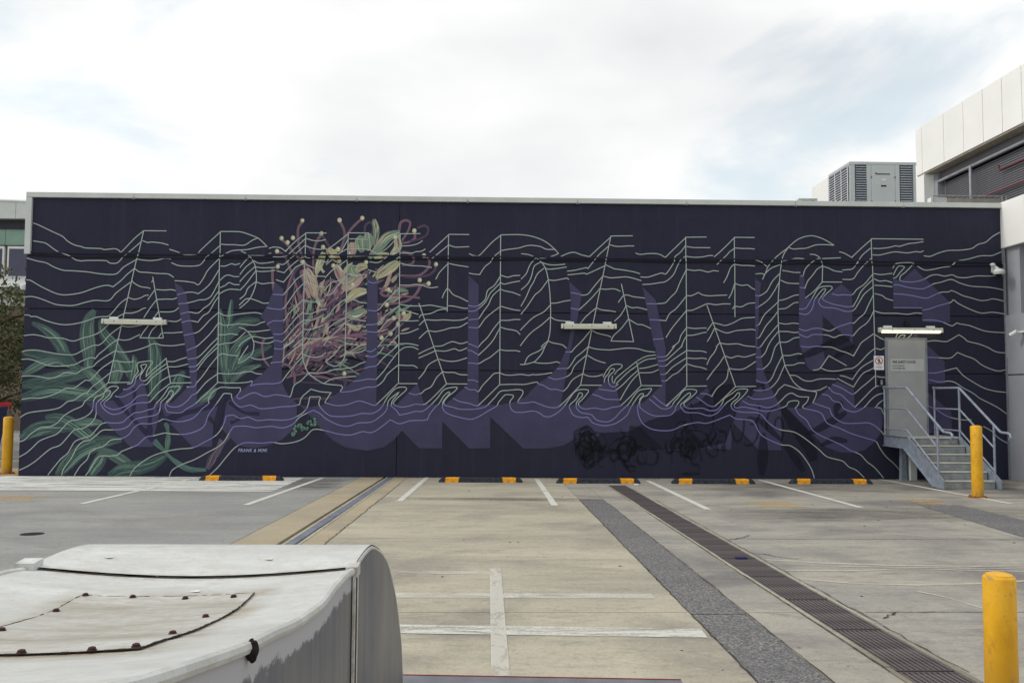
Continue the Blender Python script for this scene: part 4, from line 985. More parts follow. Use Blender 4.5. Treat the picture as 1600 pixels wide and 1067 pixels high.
LEAVES = '''21.9 -963,318 -936,305 -914,287 -900,268 -894,254 -875,231 -861,221
27.4 -834,346 -845,325 -848,298 -844,267 -843,255 -843,220
23.3 -822,325 -814,298 -794,274 -786,261 -766,234 -755,207
23.3 -979,254 -955,251 -928,244 -899,241 -880,230
16.4 -899,241 -933,235 -959,221 -978,208
26.0 -837,211 -879,208 -932,197 -978,187
28.8 -791,168 -838,168 -878,172 -918,176 -978,161
20.5 -859,225 -837,212 -821,193 -799,167
13.7 -750,252 -747,237 -750,210 -754,191
26.0 -718,289 -711,275 -706,256 -705,218 -704,192 -706,159
20.5 -785,242 -782,218 -789,191
24.7 -928,121 -895,118 -862,100 -833,79 -806,66
26.0 -870,97 -915,100 -949,94 -977,76
16.4 -810,112 -839,111 -868,111
27.4 -769,75 -796,73 -822,66 -855,50 -881,23 -898,0
21.9 -806,71 -810,39 -823,16 -833,1
19.2 -822,60 -789,45 -760,29 -744,18
24.7 -676,44 -702,27 -731,19 -767,13 -793,0
21.9 -644,219 -654,203 -661,184 -674,170
15.1 -576,184 -592,168 -613,155
16.4 -549,370 -553,327 -560,287 -559,233 -555,179
20.5 -489,328 -524,322 -550,300 -568,276
20.5 -574,286 -565,270 -562,241 -559,219
19.2 -464,274 -509,249 -540,227 -550,203
12.3 -528,273 -540,241 -548,214
12.3 -484,233 -521,220 -547,195
16.4 -573,351 -569,313 -570,257 -564,219
15.1 -496,298 -523,284 -544,257 -551,225'''
STEMS = '''12.3 -703,74 -684,56 -662,35 -630,16 -593,14
11.5 -678,112 -673,85 -676,51
9.3 -545,88 -557,70 -570,48 -580,32
16.4 -560,75 -575,48 -591,16'''
DARKSTEMS = '''12.3 -785,162 -758,130 -730,101 -703,74
9.6 -746,183 -745,154 -748,127
13.7 -711,154 -712,111 -712,88
16.4 -570,155 -612,139 -652,128 -678,114
11.0 -695,144 -683,122 -678,112
9.6 -591,123 -577,107 -568,80
8.2 -549,155 -519,134 -485,131
9.9 -557,192 -557,160 -567,112 -574,75
7.7 -545,112 -535,115 -524,123'''
DARKLEAVES = '''16.4 666,92 699,108 732,127 755,141
15.1 732,135 735,152 747,163
13.7 699,70 726,83 756,80
19.2 702,280 735,291 765,301
16.4 652,255 690,271 727,288
30.1 617,151 647,108 674,70 684,38
23.3 577,97 575,51 572,8
16.4 619,75 641,48 662,16
13.7 560,129 581,113 614,81
13.7 726,255 754,272 776,283
11.0 546,167 555,186 574,200 579,183'''
STAMENS = '''-405,538 -413,524 -413,500 -406,470 -386,429 -381,407
-447,499 -436,489 -420,470 -403,451 -395,432
-423,502 -409,501 -398,492 -382,470
-455,474 -441,464 -430,442 -413,396 -404,353
-364,511 -374,495 -380,470 -378,429
-362,508 -353,495 -344,481 -339,468
-325,539 -317,523 -315,506 -322,473
-280,545 -299,526 -315,501 -325,471
-272,509 -271,531 -260,538 -254,526 -261,504
-200,517 -196,538 -185,543 -176,538 -180,521 -193,499
-167,519 -166,505 -177,497 -193,494
-161,527 -147,532 -138,527 -140,514 -152,505 -177,497
-193,475 -176,472 -167,461 -171,450 -192,446
-146,468 -135,459 -135,445 -146,431 -162,424 -203,425
-120,448 -122,437 -135,426 -162,421 -189,422
-135,408 -151,405 -175,402 -202,398 -240,396
-151,405 -162,385 -180,371 -207,365 -245,362
-222,361 -218,349 -223,335 -231,319
-188,344 -193,330 -206,311 -228,300 -260,294
-207,334 -217,322 -236,308 -268,300
-199,319 -206,292 -228,284 -265,281
-465,439 -464,412 -458,368 -449,314
-403,451 -419,429 -429,407 -436,369 -432,315
-402,452 -414,437 -426,407
-392,434 -405,429 -394,396 -391,369
-353,386 -351,407 -338,413 -327,402 -337,383
-342,364 -337,391 -324,397 -323,372
-218,395 -235,389 -229,381 -202,382 -153,377
-313,397 -337,370 -363,345 -390,315 -416,285
-270,408 -310,383 -350,353 -384,320 -426,271
-308,424 -337,391 -350,369
-394,407 -401,369 -403,315 -410,271
-267,370 -310,353 -347,329 -389,293
-309,332 -336,329 -363,320
-263,300 -295,297 -335,288 -389,272
-310,214 -307,197 -317,175 -346,164 -387,164 -424,161
-442,236 -425,231 -414,212 -414,193
-477,290 -483,276 -479,247 -468,231'''
TIPS = '''-405,540 -448,502 -424,503 -457,474 -364,513 -326,542 -278,547 -167,521 -146,468 -120,449 -154,415 -135,408 -223,362 -187,344 -208,334 -360,484 -454,441 -402,452 -337,444 -310,216 -199,320 -233,292 -214,301 -220,394 -296,404 -268,452 -328,480 -435,493 -208,507'''
PETALS = '''16.4 y -358,473 -365,451 -373,426
19.2 y -350,481 -339,468 -322,451
27.4 c -395,437 -383,407 -372,375
13.7 y -368,448 -357,429
19.2 c -298,495 -298,479 -303,463
19.2 c -333,446 -322,424 -313,405
21.9 g -277,509 -282,493 -276,474
19.2 g -268,515 -262,499 -266,477
13.7 g -253,545 -248,521 -250,482
21.9 g -197,517 -223,507 -239,488 -263,460
16.4 y -204,510 -202,485 -217,469
12.3 y -220,470 -236,467 -252,462
21.9 y -199,453 -219,439 -246,419
26.0 c -276,423 -297,408 -317,393
19.2 y -266,391 -289,386 -310,367
21.9 g -268,350 -288,341 -307,343
11.0 y -306,321 -285,312 -277,318
12.3 y -212,390 -227,395
11.0 g -372,375 -366,367 -361,357
19.2 g -300,443 -295,430 -284,424
16.4 y -265,444 -281,441 -287,430
13.7 y -375,402 -377,380
13.7 g -385,364 -390,342
16.4 y -325,479 -344,473
15.1 c -394,396 -385,375'''
def P2(tok): a, b = tok.split(','); return Vector((int(a)/100, int(b)/100))
def smooth(p, sub=4, corner=50):
    """Catmull-Rom through p, keeping sharp corners sharp"""
    if len(p) < 3: return list(p)
    cs = set([0, len(p)-1])
    for i in range(1, len(p)-1):
        a = p[i]-p[i-1]; b = p[i+1]-p[i]
        if a.length > 1e-6 and b.length > 1e-6 and math.degrees(a.angle(b)) > corner and min(a.length, b.length) > 0.10: cs.add(i)
    out = []
    for i in range(len(p)-1):
        p1, p2 = p[i], p[i+1]
        p0 = p[i-1] if (i > 0 and i not in cs) else p1-(p2-p1)
        p3 = p[i+2] if (i+2 < len(p) and (i+1) not in cs) else p2+(p2-p1)
        L_ = (p2-p1).length
        # limit tangents so uneven spacing does not overshoot
        def lim(t): return t*(L_/max(t.length, 1e-6)) if t.length > L_ else t
        m1 = lim((p2-p0)/2); m2 = lim((p3-p1)/2)
        for k in range(sub):
            t = k/sub; t2 = t*t; t3 = t2*t
            out.append((2*t3-3*t2+1)*p1+(t3-2*t2+t)*m1+(-2*t3+3*t2)*p2+(t3-t2)*m2)
    out.append(p[-1]); return out
def strip(mb, p, wf, y, mi=None, uv=False):
    """ribbon of half width wf(t) along p on the wall"""
    k0 = len(mb.v); n_ = len(p)
    if uv and mb.uv is None: mb.uv = []
    acc = 0.0
    for i in range(n_):
        a = p[max(i-1, 0)]; b = p[min(i+1, n_-1)]; d = (b-a)
        d = d.normalized() if d.length > 1e-9 else Vector((1, 0)); q = Vector((-d.y, d.x))
        if 0 < i < n_-1:
            d1 = (p[i]-p[i-1]); 
            if d1.length > 1e-9:
                cosv = max(0.5, abs(d1.normalized().dot(d))); q = q/cosv
        if i: acc += (p[i]-p[i-1]).length
        w_ = wf(i/(n_-1))
        for s_ in (-1, 1):
            c_ = p[i]+q*w_*s_; mb.v.append((c_.x, ysurf(c_.y)+y, c_.y))
            if uv: mb.uv.append((acc, 0.5+0.5*s_))
    for i in range(n_-1):
        mb.f.append((k0+2*i+1, k0+2*i, k0+2*i+2, k0+2*i+3)); mb.mi.append(mi((p[i]+p[i+1])/2) if mi else 0)
shadow_polys = [[P2(t) for t in l.split()] for l in SHADOWS.strip().splitlines()]
def in_poly(q, poly):
    r = False; j = len(poly)-1
    for i in range(len(poly)):
        a, b = poly[i], poly[j]
        if (a.y > q.y) != (b.y > q.y) and q.x < (b.x-a.x)*(q.y-a.y)/(b.y-a.y)+a.x: r = not r
        j = i
    return r
def in_shadow(q): return any(in_poly(q, pl) for pl in shadow_polys)
# leaves and stems lowest
def streaks(o, p, w_, prof, y, mats, cnt, rs):
    m = MB(); m.uv = []
    for j in range(cnt):
        a_, b_ = sorted((rs.uniform(0, 1), rs.uniform(0, 1)))
        if b_-a_ < 0.25: b_ = min(1, a_+0.35)
        f_ = rs.uniform(-0.8, 0.8); mi_ = rs.randrange(len(mats)); q = []
        i0_, i1_ = int(a_*(len(p)-1)), max(int(a_*(len(p)-1))+2, int(b_*(len(p)-1)))
        for i in range(i0_, min(i1_+1, len(p))):
            d = (p[min(i+1, len(p)-1)]-p[max(i-1, 0)]).normalized(); q.append(p[i]+Vector((-d.y, d.x))*w_*prof(i/(len(p)-1))*f_)
        if len(q) < 3: continue
        hw = rs.uniform(0.004, 0.017); n_q = len(q)
        strip(m, q, lambda t: hw*math.sin(math.pi*min(0.97, 0.06+t*0.9)), y-j*5e-7, lambda c_: mi_, True)
    if m.f: m.build('brush_streaks', mats, o)
RS = random.Random(21)
def spread(block, name, mats, y0, dy, prof, parent=wallt):
    for i, l in enumerate(block.strip().splitlines()):
        tk = l.split(); w_ = float(tk[0])/100/2*(1.18 if name == 'painted_leaf' else 1)
        p = smooth([P2(t) for t in tk[1:]], 6, 200)
        mb = MB(); strip(mb, p, lambda t: w_*prof(t), y0-dy*i, None, True)
        o = mb.build(name, mats[i % len(mats)], parent)
        if name == 'painted_leaf':      # pale midrib
            m2 = MB(); strip(m2, p, lambda t: 0.0045*(1-t*0.5), y0-dy*i-dy*0.5, None, True); m2.build('midrib', 'leaf_light', o)
            streaks(o, p, w_, prof, y0-dy*i-dy*0.7, ['stem_green', 'leaf_light', 'sage', 'sage', 'leaf_green'], 11, RS)
leafprof = lambda t: max(0.05, (math.sin(math.pi*min(1, t*0.82+0.06))**0.75))
spread(LEAVES, 'painted_leaf', ['leaf_green', 'leaf_light', 'leaf_green'], -0.0010, 3e-5, leafprof)
spread(STEMS, 'painted_stem', ['stem_green', 'stem_green', 'stem_mauve', 'stem_mauve', 'stem_mauve'], -0.0021, 3e-5, lambda t: 0.75+0.25*math.cos(t*9))
# flower head: loose brush strokes below, then stamens, petals and pale tips
fl = MB(); fl.uv = []; rnd = random.Random(3)
fx, fz = -4.35, 2.2
for i in range(290):
    u_r = rnd.random()
    a = R(rnd.triangular(-8, 100, 42)); r1 = rnd.uniform(0.0, 1.5); r2 = r1+rnd.uniform(0.4, 1.15)
    bx = fx+rnd.uniform(-0.3, 0.5); bz = fz+rnd.uniform(-0.2, 0.35)
    bend = rnd.uniform(-0.45, 0.45)
    p = []
    for k in range(7):
        t = k/6; rr = r1+(r2-r1)*t; aa = a+bend*t
        p.append(Vector((bx+rr*math.cos(aa)*0.95, bz+rr*math.sin(aa)*0.95)))
    if any(q.x > -1.62 or q.x < -5.0 or q.y > 4.55 or q.y < 1.72 for q in p): continue
    if any(((q.x+3.25)/1.62)**2+((q.y-3.05)/1.32)**2 > 1 for q in p): continue
    w_ = rnd.uniform(0.008, 0.027)
    strip(fl, p, lambda t: w_*(0.35+0.65*math.sin(math.pi*min(1, 0.15+0.85*t))), -0.0022-i*4.5e-6, lambda q, m=rnd.choice([0, 0, 0, 1, 1, 1, 1, 2, 3, 4]): m, True)
for i in range(120):     # broader petal strokes through the upper half
    q0 = Vector((rnd.uniform(-4.2, -1.75), rnd.uniform(2.75, 4.3)))
    if ((q0.x+2.95)/1.3)**2+((q0.y-3.5)/0.85)**2 > 1: continue
    d = (q0-Vector((fx+0.2, fz))).normalized(); a = math.atan2(d.y, d.x)+rnd.uniform(-0.5, 0.5); ln_ = rnd.uniform(0.14, 0.42); bend = rnd.uniform(-0.9, 0.9); p = [q0]
    for k in range(6): a += bend/6; p.append(p[-1]+Vector((math.cos(a), math.sin(a)))*ln_/6)
    w_ = rnd.uniform(0.014, 0.042)
    strip(fl, p, lambda t: w_*(0.2+0.8*math.sin(math.pi*min(1, 0.08+0.88*t))), -0.00412-i*4e-7, lambda q, m=rnd.choice([0, 0, 1, 2, 2, 2, 3, 3, 5, 5]): m, True)
flower = fl.build('painted_flower', ['stamen_pink', 'stamen_deep', 'petal_cream', 'petal_green', 'joint_black', 'petal_yellow'], wallt)
flower['label'] = 'painted pink and cream flower head with curling stamens'
yy = -0.0042
for i, l in enumerate(STAMENS.strip().splitlines()):
    p = smooth([P2(t) for t in l.split()], 7, 200); mb = MB(); strip(mb, p, lambda t: 0.029-0.008*t, yy, None, True); yy -= 1.2e-5
    mb.build('painted_stamen', ['stamen_pink', 'stamen_pink', 'stamen_deep'][i % 3], flower)
for i, l in enumerate(PETALS.strip().splitlines()):
    tk = l.split(); w_ = float(tk[0])/100/2; p = smooth([P2(t) for t in tk[2:]], 7, 200)
    mb = MB(); strip(mb, p, lambda t: w_*max(0.12, math.sin(math.pi*min(1, 0.12+0.82*t))**0.7), yy, None, True); yy -= 1.2e-5
    o = mb.build('painted_petal', {'y': 'petal_yellow', 'c': 'petal_cream', 'g': 'petal_green'}[tk[1]], flower)
    streaks(o, p, w_, lambda t: max(0.12, math.sin(math.pi*min(1, 0.12+0.82*t))**0.7), yy+0.6e-5, ['petal_cream', 'petal_green', 'stamen_pink', 'petal_yellow', 'tip_cream'], 9, RS)
def disc(mb, c_, r_d, y, n_=12, mi=0):
    k = len(mb.v); mb.v += [(c_.x+r_d*math.cos(2*math.pi*j/n_), ysurf(c_.y)+y, c_.y+1.12*r_d*math.sin(2*math.pi*j/n_)) for j in range(n_)]
    mb.f.append(tuple(range(k, k+n_))); mb.mi.append(mi)
for t in TIPS.split():
    mb = MB(); q = P2(t); disc(mb, q, 0.046, yy); disc(mb, q+Vector((0.010, 0.008)), 0.030, yy-6e-6, 10, 1); yy -= 1.5e-5
    mb.build('painted_tip', ['petal_yellow', 'tip_cream'], flower)
# shadows of the letters
NAMES = ['A', 'A', 'B', 'U', 'N', 'D', 'second A', 'second N', 'C', 'C', 'E', 'E', 'E']
for i, pl in enumerate(shadow_polys):
    mb = MB(); y = -0.0062-i*6e-5
    mb.v = [(q.x, ysurf(q.y)+y, q.y) for q in pl]
    for tri in geometry.tessellate_polygon([[Vector((q.x, q.y, 0)) for q in pl]]): mb.f.append(tuple(tri)); mb.mi.append(0)
    o = mb.build('letter_shadow', 'shadow_purple', wallt); o['label'] = 'purple painted drop shadow of the letter '+NAMES[i]
spread(DARKSTEMS, 'painted_over_stem', ['ghost_purple'], -0.0073, 2e-5, lambda t: 0.8+0.2*math.cos(t*7))
# painted-over graffiti, low right of the middle
gr = MB(); rg = random.Random(11)
def cm(x, z): return Vector((x, z))
def patch(pts, y, mi):
    k = len(gr.v); gr.v += [(a, y, b) for a, b in pts]
    for tri in geometry.tessellate_polygon([[Vector((a, b, 0)) for a, b in pts]]): gr.f.append(tuple(k+q for q in tri)); gr.mi.append(mi)
patch([(2.05, 0.55), (2.3, 0.95), (2.9, 0.98), (3.3, 1.2), (3.9, 1.4), (4.4, 1.62), (4.75, 1.95), (5.1, 2.0), (5.3, 1.7), (5.15, 1.25), (4.95, 0.75), (4.3, 0.62), (3.4, 0.6), (2.6, 0.5)], -0.0077, 0)
for i in range(24):      # scribbles: wandering strokes with tight turns
    cx_ = rg.choice([1.95, 2.1, 2.75, 3.05, 3.3, 3.75, 4.1, 4.5]); cz_ = rg.uniform(0.45, 0.85); an = rg.uniform(0, 6.28); p = []; q = Vector((cx_, cz_)); tw = rg.choice([-1, 1])
    for t in range(rg.randint(14, 26)):
        an += tw*rg.uniform(0.1, 0.95)
        if rg.random() < 0.12: tw = -tw
        q = q+Vector((math.cos(an)*0.075, math.sin(an)*0.10))+Vector((cx_-q.x, cz_-q.y))*0.10
        p.append(Vector((q.x, max(0.1, q.y))))
    wv = rg.uniform(2, 6); strip(gr, smooth(p, 3, 200), lambda t: 0.022+0.014*math.sin(t*wv*3), -0.0079-i*1.2e-5, lambda q: 1)
for i in range(9):       # drips
    x_ = rg.uniform(2.7, 4.6); z_ = rg.uniform(0.5, 0.75)
    strip(gr, [Vector((x_, z_)), Vector((x_+rg.uniform(-.02, .02), z_-rg.uniform(.15, .42)))], lambda t: 0.014, -0.0081-i*1.2e-5, lambda q: 1)
for i in range(8):
    cx_ = rg.uniform(4.3, 6.1); cz_ = rg.uniform(0.95, 1.75); r0 = rg.uniform(0.12, 0.34); ph = rg.uniform(0, 6.28); ex = rg.uniform(0.4, 1.0)
    p = [cm(cx_+r0*math.cos(ph+t*0.45)*ex+0.01*t, cz_+r0*1.4*math.sin(ph+t*0.45)) for t in range(rg.randint(5, 10))]
    strip(gr, smooth(p, 3, 200), lambda t: 0.022, -0.0085-i*1.2e-5, lambda q: 0)
o = gr.build('painted_over_graffiti', ['buff_dark', 'graffiti_black'], wallt); o['label'] = 'faint black scribbled graffiti buffed over in dark paint'
spread(DARKLEAVES, 'painted_over_leaf', ['buff_dark'], -0.0087, 2e-5, leafprof)
# contour lines on top: mint on navy, lavender where they cross the purple
ln = MB(); y = -0.0092
for l in LINES.strip().splitlines():
    p = smooth([P2(t) for t in l.split()])
    q = [p[0]]
    for a in p[1:]:
        n_ = max(1, int((a-q[-1]).length/0.12)); s0 = q[-1]
        for k in range(1, n_+1): q.append(s0+(a-s0)*k/n_)
    strip(ln, q, lambda t: 0.0094, y, lambda c_: 1 if in_shadow(c_) else 0); y -= 4e-6
o = ln.build('contour_lines', ['line_mint', 'line_lavender'], wallt); o['label'] = 'thin mint and lavender contour lines tracing the letters of ABUNDANCE'
# berries and signature
bm_ = MB(); rb = random.Random(5); BERRY = [P2(t) for t in '-412,98 -367,116 -414,89'.split()]
for i in range(26):
    t = rb.random(); q = BERRY[0].lerp(BERRY[1], t)+Vector((0, rb.uniform(-.09, .07))); r_b = rb.uniform(0.026, 0.036); disc(bm_, q, r_b+0.007, -0.0094-i*1.6e-5, 10, 1); disc(bm_, q, r_b, -0.0094-i*1.6e-5-6e-6, 10, 0); disc(bm_, q+Vector((-0.006, 0.008)), r_b*0.45, -0.0094-i*1.6e-5-1.1e-5, 8, 2)
disc(bm_, BERRY[2], 0.045, -0.0094, 9)
bm_.build('painted_berries', ['berry_green', 'joint_black', 'sage'], wallt)
text_part('signature', 'FRANK & MIMI', 0.10, 'signature_pale', wallt, -5.28, -0.0094, 0.515, 0.25, 1.1, 0.60, 0.001)

# ---- fire door
door = thing('fire_door', 'grey steel fire safety door above the metal stairs', 'door', (8.85, 0, 0.93))
MB().box(-0.405, 0.405, -0.05, -0.005, 0.0, 2.03).build('door_leaf', 'door_grey', door, bevel=0.004)
for s_ in (-1, 1): MB().box(s_*0.43-0.022, s_*0.43+0.022, -0.04, -0.002, 0.0, 2.075).build('door_frame', 'frame_grey', door)
MB().box(-0.407, 0.407, -0.04, -0.002, 2.034, 2.075).build('door_frame', 'frame_grey', door)
pl = MB().box(-0.35, 0.365, -0.056, -0.0502, 1.36, 1.62).build('sign_plate', 'sign_plate', door, bevel=0.002)
text_part('lettering', 'FIRE SAFETY DOOR', 0.075, 'sign_text', pl, -0.315, -0.0575, 1.53, 0, 1.0, 0.50, 0.002)
text_part('lettering', 'DO NOT OBSTRUCT', 0.042, 'sign_text', pl, -0.315, -0.0575, 1.46, 0, 1.0, 0.26, 0.001)
text_part('lettering', 'DO NOT KEEP OPEN', 0.042, 'sign_text', pl, -0.315, -0.0575, 1.405, 0, 1.0, 0.27, 0.001)
MB().tube([(-0.335, -0.05, 1.0), (-0.335, -0.075, 1.0)], 0.022, 12).build('lock', 'petal_yellow', door, True)
for z in (0.25, 1.0, 1.12, 1.25, 1.8): MB().tube([(0.412, -0.055, z-0.05), (0.412, -0.055, z+0.05)], 0.011, 8).build('hinge', 'frame_grey', door, True)
sg = thing('no_entry_sign', 'white no pedestrians sign with a red ring left of the grey door', 'sign', (8.266, 0, 2.465))
MB().box(-0.108, 0.108, -0.016, -0.004, -0.15, 0.15).build('plate', 'sign_white', sg, bevel=0.002)
m = MB(); ctr = (0.0, 0.045); n_ = 32
for j in range(n_):
    a, b = 2*math.pi*j/n_, 2*math.pi*(j+1)/n_
    m.quad(*[(ctr[0]+r*math.cos(t), -0.0175, ctr[1]+r*math.sin(t)) for r, t in ((0.068, a), (0.068, b), (0.084, b), (0.084, a))])
m.quad(*[(x, -0.0185, 0.045+z) for x, z in ((-0.056, 0.045), (-0.046, 0.055), (0.056, -0.045), (0.046, -0.055))])
m.build('red_ring', 'sign_red', sg)
m = MB(); disc(m, Vector((0.002, 0.088)), 0.011, -0.0172, 12)
for a, b, w_ in (((0, .075), (0.0, .03), .014), ((0, .068), (-.03, .04), .006), ((0, .068), (.03, .045), .006), ((0, .032), (-.025, -.012), .008), ((0, .032), (.024, -.012), .008)):
    d = (Vector(b)-Vector(a)).normalized(); q = Vector((-d.y, d.x))*w_
    m.quad(*[(c_[0], -0.0172, c_[1]) for c_ in (Vector(a)+q, Vector(a)-q, Vector(b)-q, Vector(b)+q)])
m.build('walking_figure', 'sign_text', sg)
m = MB()
for z, w_ in ((-0.075, 0.07), (-0.095, 0.075), (-0.113, 0.05)): m.quad((-w_, -0.0172, z), (w_, -0.0172, z), (w_, -0.0172, z+0.008), (-w_, -0.0172, z+0.008))
m.build('small_print', 'frame_grey', sg)
kp = thing('access_reader', 'small black card reader on the wall just left of the door', 'card reader', (8.30, 0, 2.05))
MB().box(-0.05, 0.05, -0.045, -0.012, -0.075, 0.075).build('housing', 'black_plastic', kp, bevel=0.006)
MB().box(-0.022, 0.022, -0.05, -0.046, -0.05, 0.05).build('face', 'frame_grey', kp)

# ---- batten lights
def batten(x0, x1, z, rot, label, lit):
    w_ = x1-x0; t = thing('batten_light', label, 'light', ((x0+x1)/2, 0, z), 'batten lights on the mural wall'); t.rotation_euler = (0, rot, 0)
    MB().prism([(-0.155, -0.005), (-0.15, 0.045), (-0.05, 0.06), (-0.045, -0.005)], 'x', -w_/2+0.05, w_/2-0.05).build('body', 'batten_white', t, bevel=0.004)
    MB().prism([(-0.152, -0.0055), (-0.14, -0.05), (-0.11, -0.062), (-0.075, -0.05), (-0.06, -0.0055)], 'x', -w_/2+0.06, w_/2-0.06).build('diffuser', 'tube_glow' if lit else 'tube_off', t, True)
    for s_ in (-1, 1):
        MB().prism([(-0.16, -0.05), (-0.15, 0.055), (-0.05, 0.055), (-0.05, -0.05)], 'x', s_*(w_/2-0.045), s_*w_/2).build('end_cap', 'batten_white', t, bevel=0.01)
        MB().box(s_*w_*0.34-0.09, s_*w_*0.34+0.09, -0.06, -0.013, 0.03, 0.10).build('bracket', 'white_metal', t, bevel=0.006)
    for k in (-0.3, 0.05, 0.35): MB().box(k*w_-0.008, k*w_+0.008, -0.158, -0.148, -0.012, 0.02).build('clip', 'frame_grey', t)
batten(-8.13, -6.80, 3.21, R(0.6), 'unlit white batten light on the wall over the letter A', False)
batten(1.46, 2.63, 3.19, R(-0.2), 'unlit white batten light at the middle of the mural wall', False)
batten(8.235, 9.60, 3.16, 0, 'lit batten light glowing warm above the grey door', True)
jb = MB().box(8.83, 8.92, -0.06, -0.012, 3.26, 3.36).build('junction_box', 'black_plastic', None, bevel=0.008); tag(jb, 'small black junction box above the lit batten light', 'junction box')

# ---- security cameras
sc = thing('security_camera', 'white dome security camera high on the mural wall by the corner', 'security camera', (10.79, 0, 4.49))
MB().box(-0.05, 0.05, -0.04, -0.012, -0.07, 0.10).build('base_plate', 'white_metal', sc, bevel=0.008)
MB().tube([(0, -0.04, 0.02), (0, -0.12, 0.03), (0.03, -0.16, -0.03)], [0.035, 0.035, 0.04], 12).build('arm', 'white_metal', sc, True)
MB().lathe([(0.02, 0.13), (0.05, 0.115), (0.055, 0.085), (0.03, 0.06)][::-1], -0.06, -0.1, 16).build('sensor_ball', 'white_metal', sc, True)
MB().lathe([(0.04, -0.13), (0.11, -0.12), (0.125, -0.07), (0.10, -0.02), (0.04, 0.0)], 0.03, -0.17, 20).build('dome_body', 'white_metal', sc, True)
MB().lathe([(0.01, -0.17), (0.05, -0.16), (0.07, -0.128)], 0.03, -0.17, 16).build('dome_glass', 'black_plastic', sc, True)

# ------------------------------------------------------------------ steel stairs
st = thing('steel_stairs', 'galvanised steel staircase with handrails leading up to the fire door', 'stairs', (0, 0, 0))
SX0, SX1, LZ, NR = 8.35, 9.42, 0.935, 6
zb = gz(-2.2); RH = (LZ-zb)/NR
MB().box(SX0+0.01, SX1-0.01, -1.0, -0.02, LZ-0.045, LZ).build('landing', 'tread_grey', st, bevel=0.004)
def nosing(par, z, y): MB().box(SX0+0.035, SX1-0.035, y-0.018, y+0.04, z-0.014, z+0.008).build('nosing', 'nosing_pale', par)
lo = MB().box(SX0+0.03, SX1-0.03, -1.012, -1.0015, LZ-RH+0.005, LZ-0.047).build('riser', 'tread_grey', st); nosing(lo, LZ, -1.008)
for k in range(1, NR):
    z = LZ-RH*k; y1 = -1.0-0.25*(k-1); y0 = y1-0.25
    t = MB().box(SX0+0.03, SX1-0.03, y0, y1-0.013, z-0.035, z).build('tread', 'tread_grey', st); nosing(t, z, y0-0.002)
    MB().box(SX0+0.03, SX1-0.03, y0-0.012, y0-0.0015, max(gz(y0)+0.002, z-RH+0.005), z-0.0355).build('riser', 'tread_grey', st)
slope = -RH/0.25
for s_, X in ((-1, SX0), (1, SX1)):
    a, b = (X-0.012, X+0.008) if s_ < 0 else (X-0.008, X+0.012)
    prof = [(-0.015, LZ+0.02), (-0.015, LZ-0.23), (-0.93, LZ-0.23), (-2.12, gz(-2.1)+0.01), (-2.42, gz(-2.4)+0.01), (-2.42, gz(-2.4)+0.17), (-2.30, gz(-2.3)+0.24), (-1.06, LZ+0.02)]
    m = MB().prism(prof, 'x', a, b)
    # flanges
    fx0, fx1 = (a-0.035, a-0.0005) if s_ < 0 else (b+0.0005, b+0.035)
    m.box(fx0, fx1, -1.06, -0.016, LZ+0.006, LZ+0.018); m.box(fx0, fx1, -0.93, -0.016, LZ-0.228, LZ-0.216)
    m.prism([(-0.935, LZ-0.228), (-2.10, gz(-2.1)+0.012), (-2.11, gz(-2.1)+0.024), (-0.935, LZ-0.214)], 'x', fx0, fx1)
    m.build('stringer', 'galvanised', st)
    TZ = LZ+1.0; ys = (-0.06, -1.0 if s_ < 0 else -1.04, -2.22)
    dz = lambda y: (y+1.04)*(-slope) if y < -1.04 else 0.0
    for off, nm, r in ((0.0, 'handrail', 0.024), (-0.43, 'mid_rail', 0.017), (-0.86, 'low_rail', 0.017)):
        z = TZ+off
        if nm == 'handrail':
            ye = -2.42; p = [(X, -0.02, z), (X, -1.02, z), (X, -1.07, z-0.012), (X, ye, z+dz(ye)), (X, ye-0.05, z+dz(ye)-0.012), (X, ye-0.25, z+dz(ye)-0.016), (X, ye-0.31, z+dz(ye)-0.04), (X, ye-0.325, z+dz(ye)-0.09), (X, ye-0.29, z+dz(ye)-0.13)]
        else: p = [(X, ys[0], z), (X, -1.02, z), (X, -1.06, z-0.01), (X, ys[2], z+dz(ys[2]))]
        MB().tube(p, r, 10).build(nm, 'galvanised', st, True)
    MB().lathe([(0.01, TZ-0.035), (0.032, TZ-0.02), (0.032, TZ+0.02), (0.01, TZ+0.035)], X, -0.045, 12).build('rail_end', 'galvanised', st, True)
    for i, y in enumerate(ys):
        r = 0.022 if not (s_ < 0 and i == 1) else 0.008
        MB().tube([(X, y, (LZ-0.05 if i < 2 else max(gz(y)+0.1, LZ+dz(y)-0.16))), (X, y, TZ+dz(y)-0.01)], r, 10).build('post', 'galvanised', st, True)
MB().prism([(8.50, -0.05), (8.62, -0.05), (8.60, 0.70), (8.52, 0.70)], 'y', -0.45, -0.33).build('support_leg', 'galvanised', st)
MB().box(8.66, 8.80, -0.5, -0.3, -0.02, 0.70).build('support_leg', 'cap_white', st, bevel=0.006)
MB().box(8.45, 8.85, -0.52, -0.28, gz(-0.4)+0.002, gz(-0.4)+0.02).build('base_plate', 'galvanised', st)

